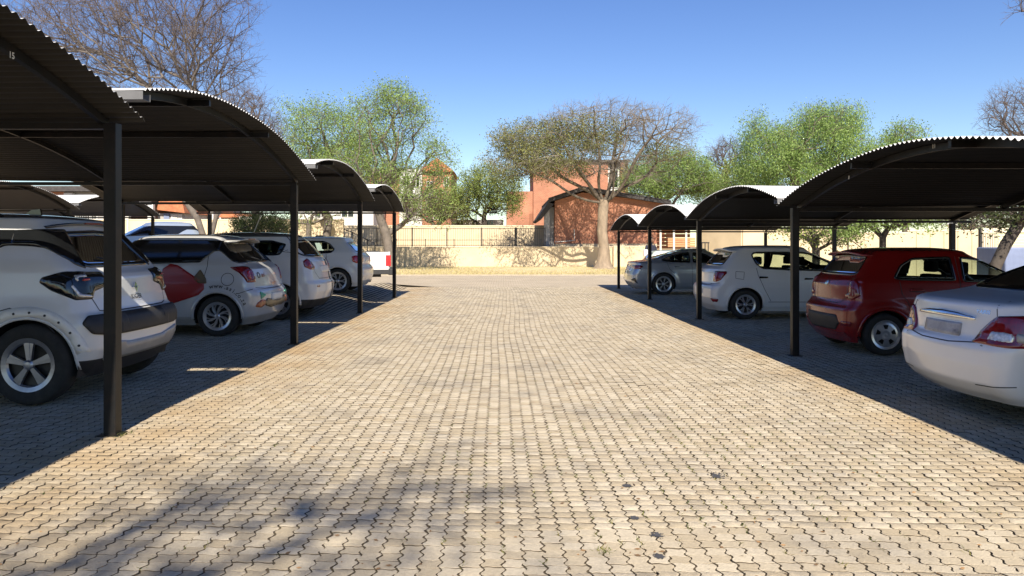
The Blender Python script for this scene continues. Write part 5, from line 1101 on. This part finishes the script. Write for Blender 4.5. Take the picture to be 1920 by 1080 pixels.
# ------------------------------------------------------------------ trees
def tubes_np(name, P0, P1, R0, R1, m, parent, n=4):
    N = len(P0); d = P1-P0; L = np.linalg.norm(d, axis=1)[:, None]+1e-9; d = d/L
    up = np.where(np.abs(d[:, 2:3]) > .9, np.array([[1., 0, 0]]), np.array([[0, 0, 1.]])); a = np.cross(d, up); a /= np.linalg.norm(a, axis=1)[:, None]; b = np.cross(d, a)
    V = np.zeros((N, 2*n, 3)); P1e = P1+d*np.minimum(R1[:, None]*.6, L*.3)
    for k in range(n):
        t = 2*np.pi*k/n; q = a*math.cos(t)+b*math.sin(t); V[:, k] = P0+q*R0[:, None]; V[:, n+k] = P1e+q*R1[:, None]
    Fc = np.array([[k, n+k, n+(k+1) % n, (k+1) % n] for k in range(n)]); Fa = (Fc[None]+np.arange(N)[:, None, None]*2*n).reshape(-1, 4)
    me = bpy.data.meshes.new(name); me.vertices.add(N*2*n); me.vertices.foreach_set('co', V.ravel()); me.loops.add(Fa.size); me.loops.foreach_set('vertex_index', Fa.ravel().astype(np.int32))
    me.polygons.add(len(Fa)); me.polygons.foreach_set('loop_start', np.arange(0, Fa.size, 4, dtype=np.int32)); me.polygons.foreach_set('loop_total', np.full(len(Fa), 4, np.int32)); me.polygons.foreach_set('use_smooth', np.ones(len(Fa), bool))
    me.materials.append(m); me.update(calc_edges=True); return link(bpy.data.objects.new(name, me), parent)
def leaves_np(name, C, size, m, parent, droop=0., aspect=.45):
    N = len(C); a = rng.normal(0, 1, (N, 3)); a[:, 2] -= droop; a /= np.linalg.norm(a, axis=1)[:, None]; b = np.cross(a, rng.normal(0, 1, (N, 3))); b /= np.linalg.norm(b, axis=1)[:, None]
    s = size*rng.uniform(.6, 1.4, (N, 1)); V = np.zeros((N, 4, 3)); V[:, 0] = C; V[:, 1] = C+a*s*.5+b*s*aspect*.5; V[:, 2] = C+a*s; V[:, 3] = C+a*s*.5-b*s*aspect*.5
    me = bpy.data.meshes.new(name); me.vertices.add(N*4); me.vertices.foreach_set('co', V.ravel()); me.loops.add(N*4); me.loops.foreach_set('vertex_index', np.arange(N*4, dtype=np.int32))
    me.polygons.add(N); me.polygons.foreach_set('loop_start', np.arange(0, N*4, 4, dtype=np.int32)); me.polygons.foreach_set('loop_total', np.full(N, 4, np.int32)); me.materials.append(m); me.update(calc_edges=True)
    return link(bpy.data.objects.new(name, me), parent)
def tree(name, label, base, pads, trunk, r_tip=.012, n=900, bf=.35, twigs=3, tw_len=.35, leaf=None, nleaf=0, lsize=.12, spread=.25, bark=M_BARKG, twigm=None, expo=.42, jit=.10, droop=0., up=0., pexp=2.2, cat='tree', group=None, rmax=None, aspect=.45, tdrop=0., leafpads=None, limbs=None, limbm=None):
    root = empty(name, base); tag(root, label, cat, group); B = np.array(base)
    nodes = [np.array(p, float)-B for p in trunk]; par = [-1]+list(range(len(trunk)-1)); pl = [0.]
    for i in range(1, len(nodes)): pl.append(pl[-1]+np.linalg.norm(nodes[i]-nodes[i-1]))
    fork = nodes[-1]; wts = np.array([p[3]*p[4]*p[5] if len(p) < 7 else p[3]*p[4]*p[5]*p[6] for p in pads])**.8; wts /= wts.sum()
    cnt = rng.multinomial(n, wts); T = []; 
    for p, c in zip(pads, cnt):
        u = rng.normal(0, 1, (c, 3)); u /= np.linalg.norm(u, axis=1)[:, None]; rad = rng.uniform(.25, 1, (c, 1))**.5; q = u*rad*np.array(p[3:6])+np.array(p[:3])-B; T.append(q)
    T = np.concatenate(T); T = T[np.argsort(np.linalg.norm(T-fork, axis=1)+rng.normal(0, .3, len(T)))]
    if limbs:
        fi = len(nodes)-1
        for Lp in limbs:
            e = np.array(Lp, float)-B; k_ = max(3, int(np.linalg.norm(e-fork)/.5)); pv = fi; off_ = rng.normal(0, .12, 3)
            for q_ in range(1, k_+1):
                t_ = q_/k_; pt = fork+(e-fork)*np.array([t_, t_, t_**1.25])+off_*math.sin(t_*6)*1.2; nodes.append(pt); par.append(pv); pl.append(pl[pv]*0+3*0+pl[pv]+np.linalg.norm(e-fork)/k_*.6); pv = len(nodes)-1
    K0 = len(nodes); mx = len(nodes)+len(T)*8; NA = np.zeros((mx, 3)); PL = np.full(mx, 1e9); NA[:K0] = nodes; PL[:K0] = pl; PL[:len(trunk)-1] += 3.0; cntn = K0
    for t in T:
        dd = np.linalg.norm(NA[:cntn]-t, axis=1); j = int(np.argmin(dd+bf*PL[:cntn])); L = dd[j]; st = max(1, min(6, int(L/.55))); prev = j; p0 = NA[j].copy()
        perp = rng.normal(0, 1, 3)*jit*L
        for k in range(1, st+1):
            f_ = k/st; q = p0+(t-p0)*f_+perp*math.sin(math.pi*f_)+np.array([0, 0, up*L*math.sin(math.pi*f_)]); NA[cntn] = q; par.append(prev); PL[cntn] = PL[prev]+L/st; prev = cntn; cntn += 1
            if cntn >= mx-8: break
        if cntn >= mx-8: break
    par = np.array(par); w_ = np.ones(cntn); child = np.zeros(cntn, int)
    for i in range(cntn-1, 0, -1):
        w_[par[i]] += w_[i]; child[par[i]] += 1
    rad = r_tip*w_**expo; 
    if rmax: rad *= np.where(w_ > 3, (rmax/rad[0])**(np.log(w_)/np.log(w_[0])), 1)
    NA = NA[:cntn]; i1 = np.arange(1, cntn); i0 = par[1:]
    thick = rad[i1] > r_tip*2.6; r0 = np.minimum(rad[i0], rad[i1]*1.35)
    # trunk and limbs
    if limbm:
        tk = thick & (i1 < len(trunk)); tl = thick & (i1 >= len(trunk)); tubes_np('trunk', NA[i0[tk]], NA[i1[tk]], r0[tk], rad[i1[tk]], bark, root, 10); tubes_np('limbs', NA[i0[tl]], NA[i1[tl]], np.minimum(r0[tl], rad[i1[tl]]*1.2)*.8, rad[i1[tl]]*.8, limbm, root, 7)
    else: tubes_np('trunk', NA[i0[thick]], NA[i1[thick]], r0[thick], rad[i1[thick]], bark, root, 8)
    P0 = [NA[i0[~thick]]]; P1 = [NA[i1[~thick]]]; Q0 = [r0[~thick]]; Q1 = [rad[i1[~thick]]]
    fine = np.where(rad < r_tip*2.2)[0]; fine = fine[fine >= K0]
    dirs = NA[fine]-NA[par[fine]]; dirs /= np.linalg.norm(dirs, axis=1)[:, None]+1e-9; tips = [NA[fine]]
    S0 = np.repeat(NA[fine], twigs, 0); D = np.repeat(dirs, twigs, 0)+rng.normal(0, .65, (len(fine)*twigs, 3)); D[:, 2] += up*.6-tdrop; D /= np.linalg.norm(D, axis=1)[:, None]
    for lvl in range(2):
        ln = tw_len*(.7 if lvl else 1)*rng.uniform(.5, 1.3, (len(S0), 1)); E = S0+D*ln; rr = np.full(len(S0), r_tip*(.62 if lvl == 0 else .42)); P0.append(S0); P1.append(E); Q0.append(rr); Q1.append(rr*.6); tips.append(E)
        S0 = np.repeat(E, 2, 0); D = np.repeat(D, 2, 0)+rng.normal(0, .45, (len(S0), 3)); D[:, 2] -= tdrop; D /= np.linalg.norm(D, axis=1)[:, None]
    tubes_np('twigs', np.concatenate(P0), np.concatenate(P1), np.concatenate(Q0), np.concatenate(Q1), twigm or bark, root, 3)
    if leaf and nleaf:
        TT = np.concatenate(tips)
        if leafpads is not None:
            ok = np.zeros(len(TT), bool)
            for p in leafpads: ok |= (((TT+B-np.array(p[:3]))/np.array(p[3:6]))**2).sum(1) < 1.1
            TT = TT[ok] if ok.any() else TT
        # clumps: fewer centres get more leaves
        wc = rng.uniform(0, 1, len(TT))**pexp; wc /= wc.sum(); idx = rng.choice(len(TT), nleaf, p=wc)
        C = TT[idx]+rng.normal(0, spread, (nleaf, 3))
        if droop: C[:, 2] -= np.abs(rng.normal(0, droop, nleaf))
        leaves_np('crown', C, lsize, leaf, root, droop*2, aspect)
    return root
def pad(px, py, rx, ry, Y, ryy=None, w_=1.0, dy=0): s = Y/F; return (X(px, Y), Y+dy, Z(py, Y), rx*s, (ryy if ryy else min(rx, 90)*s), ry*s, w_)
# umbrella thorn
Y0 = 43.5
pads = [pad(1130, 232, 120, 36, Y0, 4, 1.2), pad(1000, 262, 80, 26, Y0, 3.2, 1), pad(960, 308, 50, 26, Y0, 2.5, .8), pad(1010, 315, 70, 22, Y0, 3, .6, -1.5), pad(1225, 240, 85, 34, Y0, 3.2, 1), pad(1265, 280, 50, 26, Y0, 2.4, .7), pad(1100, 300, 130, 34, Y0, 4, .8), pad(1200, 325, 60, 20, Y0, 2.5, .3)]
gp = [pad(985, 285, 100, 55, Y0, 5), pad(1090, 260, 85, 34, Y0, 5), pad(960, 310, 60, 36, Y0, 4), pad(1230, 285, 40, 20, Y0, 3), pad(1050, 310, 60, 26, Y0, 4)]
tb = wp(1132, 500, Y0); tb.z = .1
umb = tree('umbrella_thorn_tree', 'broad flat-topped thorn tree with pale trunk standing before the brick building', tuple(tb), pads, [tuple(tb), (tb.x+.05, Y0, 1.0), (tb.x-.1, Y0, 2.2), (tb.x-.05, Y0, 3.3), (tb.x+.0, Y0, 3.9)], .011, 1300, .30, 5, .42, L_THORN, 38000, .10, .17, M_BARKP, M_TWIGT, .42, .10, up=-.10, rmax=.30, pexp=1.0, leafpads=gp, limbm=M_LIMB,
    limbs=[tuple(wp(a, b, Y0)+Vector((0, c, 0))) for a, b, c in ((1030, 300, .5), (985, 325, -1.2), (1060, 262, 1.5), (1112, 255, -1.0), (1165, 245, 1.0), (1215, 262, -1.2), (1235, 300, .6), (1075, 315, -1.6), (1160, 290, -1.8))])
tree_more = leaves_np('sparse_leaflets', np.stack([rng.uniform(-5.5, 5.5, 2500), rng.uniform(-3, 3, 2500), rng.uniform(5.4, 8.3, 2500)], 1)*np.array([1, 1, 1]), .07, L_THORN, umb)
# root flare
mb = MB().lathe([(.72, -.05), (.52, .12), (.41, .4), (.36, .8), (.33, 1.2)], 12, 'z'); mb.V = [(v[0]*(1+.12*math.sin(3*math.atan2(v[1], v[0]))), v[1], v[2]) for v in mb.V]; mb.build('root_flare', M_BARKP, umb, True)
# pale green trees left of centre
def t_left(base_px, Y, pads, **k): b_ = wp(base_px, 480, Y); b_.z = 0; return b_
Y0 = 40.0; b_ = (X(733, Y0), Y0, 0.05)
tree('leafy_tree', 'tall airy pale green tree with forked trunk beyond the end of the left carport', b_, [pad(735, 235, 75, 58, Y0, 3), pad(690, 320, 90, 40, Y0, 3), pad(780, 345, 65, 40, Y0, 2.5), pad(820, 300, 32, 36, Y0, 2), pad(742, 195, 38, 28, Y0, 2), pad(800, 395, 60, 22, Y0, 2, .6)],
     [b_, (b_[0]-.1, Y0, 1.1), (b_[0]-.25, Y0, 2.0)], .012, 520, .4, 3, .42, L_LIGHT, 32000, .095, .22, M_BARKG, None, .43, .14, up=.06, rmax=.26, pexp=2.5)
Y0 = 45.0; b_ = (X(610, Y0), Y0, 0)
tree('leafy_tree', 'bushy pale green tree rising behind the left carport roofs', b_, [pad(620, 250, 80, 55, Y0, 3.5), pad(560, 300, 60, 45, Y0, 3), pad(650, 300, 70, 50, Y0, 3), pad(540, 225, 22, 40, Y0, 1.5, .6), pad(600, 330, 90, 30, Y0, 3)],
     [b_, (b_[0], Y0, 1.3), (b_[0]+.2, Y0, 3.0)], .012, 560, .4, 3, .4, L_LIGHT, 42000, .10, .26, M_BARKG, None, .43, .14, up=.06, rmax=.25, pexp=2.0)
Y0 = 44.0; b_ = (X(585, Y0), Y0, 0)
tree('slender_tree', 'slender grey forked tree between the cars and the cream wall on the left', b_, [pad(575, 410, 40, 14, Y0, 1.2), pad(610, 395, 40, 16, Y0, 1.2)], [b_, (b_[0]-.1, Y0, .9), (b_[0]-.2, Y0, 1.6)], .012, 60, .4, 3, .35, L_LIGHT, 900, .11, .2, M_BARKG, rmax=.16)
# bush-like tree centre
Y0 = 58.0; b_ = (X(905, Y0), Y0, 1.26)
tree('round_tree', 'rounded dark green tree on the terrace, left of the umbrella thorn', b_, [pad(915, 350, 62, 36, Y0, 3), pad(880, 380, 50, 26, Y0, 2.5), pad(950, 385, 36, 20, Y0, 2)], [b_, (b_[0]+.1, Y0, 2.0), (b_[0]+.1, Y0, 2.8)], .012, 380, .4, 3, .35, L_MID, 24000, .12, .2, M_BARKD, None, rmax=.2)
Y0 = 57.5; b_ = (X(812, Y0), Y0, 1.26)
tree('scrubby_tree', 'scrubby olive green tree on the terrace below the brick flats', b_, [pad(800, 385, 55, 28, Y0, 2.5), pad(850, 395, 35, 20, Y0, 2)], [b_, (b_[0], Y0, 2.0), (b_[0], Y0, 2.6)], .012, 300, .4, 3, .4, L_THORN, 14000, .12, .2, M_BARKG, None, rmax=.2)
# green tree behind umbrella thorn right
Y0 = 58.0; b_ = (X(1255, Y0), Y0, 1.2)
tree('leafy_tree', 'dense green tree directly behind the right side of the umbrella thorn', b_, [pad(1255, 330, 75, 42, Y0, 4), pad(1210, 345, 55, 30, Y0, 3), pad(1310, 345, 40, 26, Y0, 3)], [b_, (b_[0], Y0, 2.5), (b_[0], Y0, 3.6)], .014, 420, .4, 3, .45, L_LIGHT, 42000, .125, .26, M_BARKG, None, rmax=.25)
Y0 = 62.0; b_ = (X(1372, Y0), Y0, 1.2)
tree('leafy_tree', 'low olive green tree between the dense tree and the big willow', b_, [pad(1372, 345, 46, 34, Y0, 3), pad(1345, 365, 46, 20, Y0, 3)], [b_, (b_[0], Y0, 2.5), (b_[0], Y0, 3.2)], .014, 260, .4, 3, .45, L_MID, 9000, .16, .26, M_BARKG, None, rmax=.22)
# big willow-like tree right
Y0 = 50.0; b_ = (X(1500, Y0), Y0, 0)
tree('willow_tree', 'large dense bright green drooping tree above the right carport roofs', b_, [pad(1525, 262, 74, 58, Y0, 4.5), pad(1440, 285, 46, 56, Y0, 4), pad(1592, 300, 44, 44, Y0, 4), pad(1500, 335, 100, 34, Y0, 4.5), pad(1425, 235, 26, 22, Y0, 1.6), pad(1556, 222, 50, 26, Y0, 3)],
     [b_, (b_[0], Y0, 2.0), (b_[0]+.3, Y0, 4.0)], .013, 700, .4, 3, .5, L_BLUEG, 92000, .135, .26, M_BARKG, None, rmax=.4, droop=.5, pexp=2.2, tdrop=.35, aspect=.34)
Y0 = 52.0; b_ = (X(1697, Y0), Y0, 0)
tree('leafy_tree', 'small green treetop just right of the big willow', b_, [pad(1697, 262, 32, 26, Y0, 2), pad(1680, 300, 46, 32, Y0, 2.4)], [b_, (b_[0], Y0, 2.5), (b_[0], Y0, 5.0)], .013, 240, .4, 3, .4, L_BLUEG, 8500, .13, .22, M_BARKG, None, rmax=.2)
# bare trees
Y0 = 75.0; b_ = (X(1362, Y0), Y0, 0)
tree('bare_tree', 'small leafless tree on the skyline between the thorn tree and the willow', b_, [pad(1362, 292, 30, 26, Y0, 3)], [b_, (b_[0], Y0, 4), (b_[0], Y0, 7.0)], .02, 200, .5, 3, .7, bark=M_TWIG, rmax=.2, up=.1)
Y0 = 27.5; b_ = (X(388, Y0), Y0, .3)
tree('bare_tree', 'big leafless grey-brown tree spreading above the left carport', b_, [pad(250, 70, 200, 75, Y0, 3.5), pad(380, 110, 95, 60, Y0, 2.5), pad(130, 60, 140, 70, Y0, 3), pad(330, 10, 150, 60, Y0, 3), pad(290, 160, 130, 50, Y0, 2.5), pad(440, 190, 50, 26, Y0, 1.5, .6)],
     [b_, (b_[0]-.05, Y0, 1.5), (b_[0]-.35, Y0, 2.4), (b_[0]-1.0, Y0, 3.4)], .0080, 2000, .45, 5, .36, bark=M_BARKG, twigm=M_TWIG, rmax=.12, up=.05, jit=.12, expo=.40)
tt = MB(); tt.tube([(b_[0]+.16, Y0, .3), (b_[0]+.14, Y0, 1.7), (b_[0]+.35, Y0, 2.5), (b_[0]+.9, Y0, 3.8)], [.10, .095, .08, .06], 8); 
o = tt.build('tree_trunk', M_BARKG, None, True); tag(o, 'second stem of the forked grey trunk at the back end of the left carport', 'tree trunk')
Y0 = 40.0; b_ = (X(480, Y0), Y0, 0)
tree('bare_tree', 'leafless tree showing its twiggy top between the big bare tree and the leafy one', b_, [pad(455, 215, 52, 44, Y0, 2.5), pad(490, 260, 45, 40, Y0, 2)], [b_, (b_[0], Y0, 2.5), (b_[0], Y0, 5.0)], .012, 380, .45, 4, .5, bark=M_TWIG, rmax=.2, up=.08)
Y0 = 45.0; b_ = (X(1960, Y0), Y0, 0)
tree('bare_tree', 'leafless purplish tree at the right edge of the view', b_, [pad(1925, 220, 66, 62, Y0, 3)], [b_, (b_[0], Y0, 3.0), (b_[0], Y0, 5.5)], .013, 420, .45, 4, .5, bark=M_TWIG, rmax=.2, up=.1)
Y0 = 13.0; b_ = (X(2300, Y0), Y0, 0)
tree('bare_tree', 'leafless tree with only its hanging twigs in the top right corner', b_, [pad(1965, 0, 62, 24, Y0, .8), pad(2100, 60, 60, 40, Y0, .8)], [b_, (b_[0], Y0, 2.5), (b_[0]-.3, Y0, 4.4)], .006, 130, .5, 3, .17, bark=M_TWIG, rmax=.09)
# dark bush under left carport view, trees behind right
Y0 = 38.0; b_ = (X(488, Y0), Y0, 0)
tree('round_bush', 'dense round dark green bush in front of the cream wall, seen under the left carport', b_, [pad(488, 428, 54, 28, Y0, 1.6), pad(475, 455, 60, 20, Y0, 1.6)], [b_, (b_[0], Y0, .6), (b_[0], Y0, 1.0)], .01, 260, .4, 3, .2, L_DARK, 20000, .09, .12, M_BARKD, None, rmax=.12, cat='bush')
Y0 = 30.0; b_ = (X(1530, Y0), Y0, 0)
tree('leafy_tree', 'spreading multi-stemmed tree behind the right carport, just left of the red car', b_, [pad(1520, 430, 46, 22, Y0, 1.4), pad(1560, 445, 36, 18, Y0, 1.2), pad(1480, 425, 30, 12, Y0, 1)], [b_, (b_[0], Y0, .7), (b_[0], Y0, 1.2)], .01, 150, .4, 3, .25, L_MID, 3200, .10, .14, M_BARKD, None, rmax=.16)
Y0 = 27.0; b_ = (X(1655, Y0), Y0, 0)
tree('leafy_tree', 'green tree casting leaf shadows on the cream wall above the red car', b_, [pad(1650, 405, 70, 26, Y0, 1.6), pad(1720, 400, 60, 20, Y0, 1.4), pad(1600, 420, 36, 16, Y0, 1.2)], [b_, (b_[0], Y0, .9), (b_[0], Y0, 1.7)], .01, 260, .4, 3, .28, L_LIGHT, 9000, .10, .16, M_BARKD, None, rmax=.12, pexp=2)
Y0 = 20.0; b_ = (X(1862, Y0), Y0, 0)
tree('leaning_tree', 'dark leaning trunk with shady foliage at the right edge behind the red car', b_, [pad(1915, 385, 50, 34, Y0, 1.4), pad(1960, 350, 80, 40, Y0, 1.6), pad(1850, 400, 40, 14, Y0, 1)], [b_, (X(1866, Y0), Y0, Z(500, Y0)), (X(1885, Y0), Y0, Z(460, Y0)), (X(1910, Y0), Y0, Z(420, Y0))], .01, 220, .4, 3, .25, L_DARK, 9000, .09, .14, M_BARKD, None, rmax=.15)
Y0 = 42.0; b_ = (X(1815, Y0), Y0, 0)
tree('bare_tree', 'tangled dry tree behind the slatted gate on the right', b_, [pad(1830, 410, 70, 26, Y0, 1.6)], [b_, (b_[0], Y0, 1.2), (b_[0], Y0, 2.0)], .012, 240, .4, 4, .35, L_THORN, 1500, .10, .14, M_BARKG, M_TWIG, rmax=.15)
# tree behind the camera that throws the soft shade in the foreground
b_ = (-6.4, -9.5, 0)
tree('shade_tree', 'tree standing behind the camera whose branches shade the near pavers', b_, [(-.7, -6.9, 8.8, .95, .6, .5, 1), (.35, -6.9, 9.5, .7, .2, .3, .7), (-2.2, -7.3, 8.6, .6, .4, .4, .5), (-1.2, -8.0, 8.6, .6, .4, .4, .6), (-.2, -7.9, 8.7, .7, .4, .4, .6)], [b_, (-6.3, -9.3, 3.0), (-5.6, -9.0, 5.2)], .010, 110, .4, 4, .45, L_MID, 1500, .09, .36, M_BARKG, None, rmax=.06, pexp=2.4)
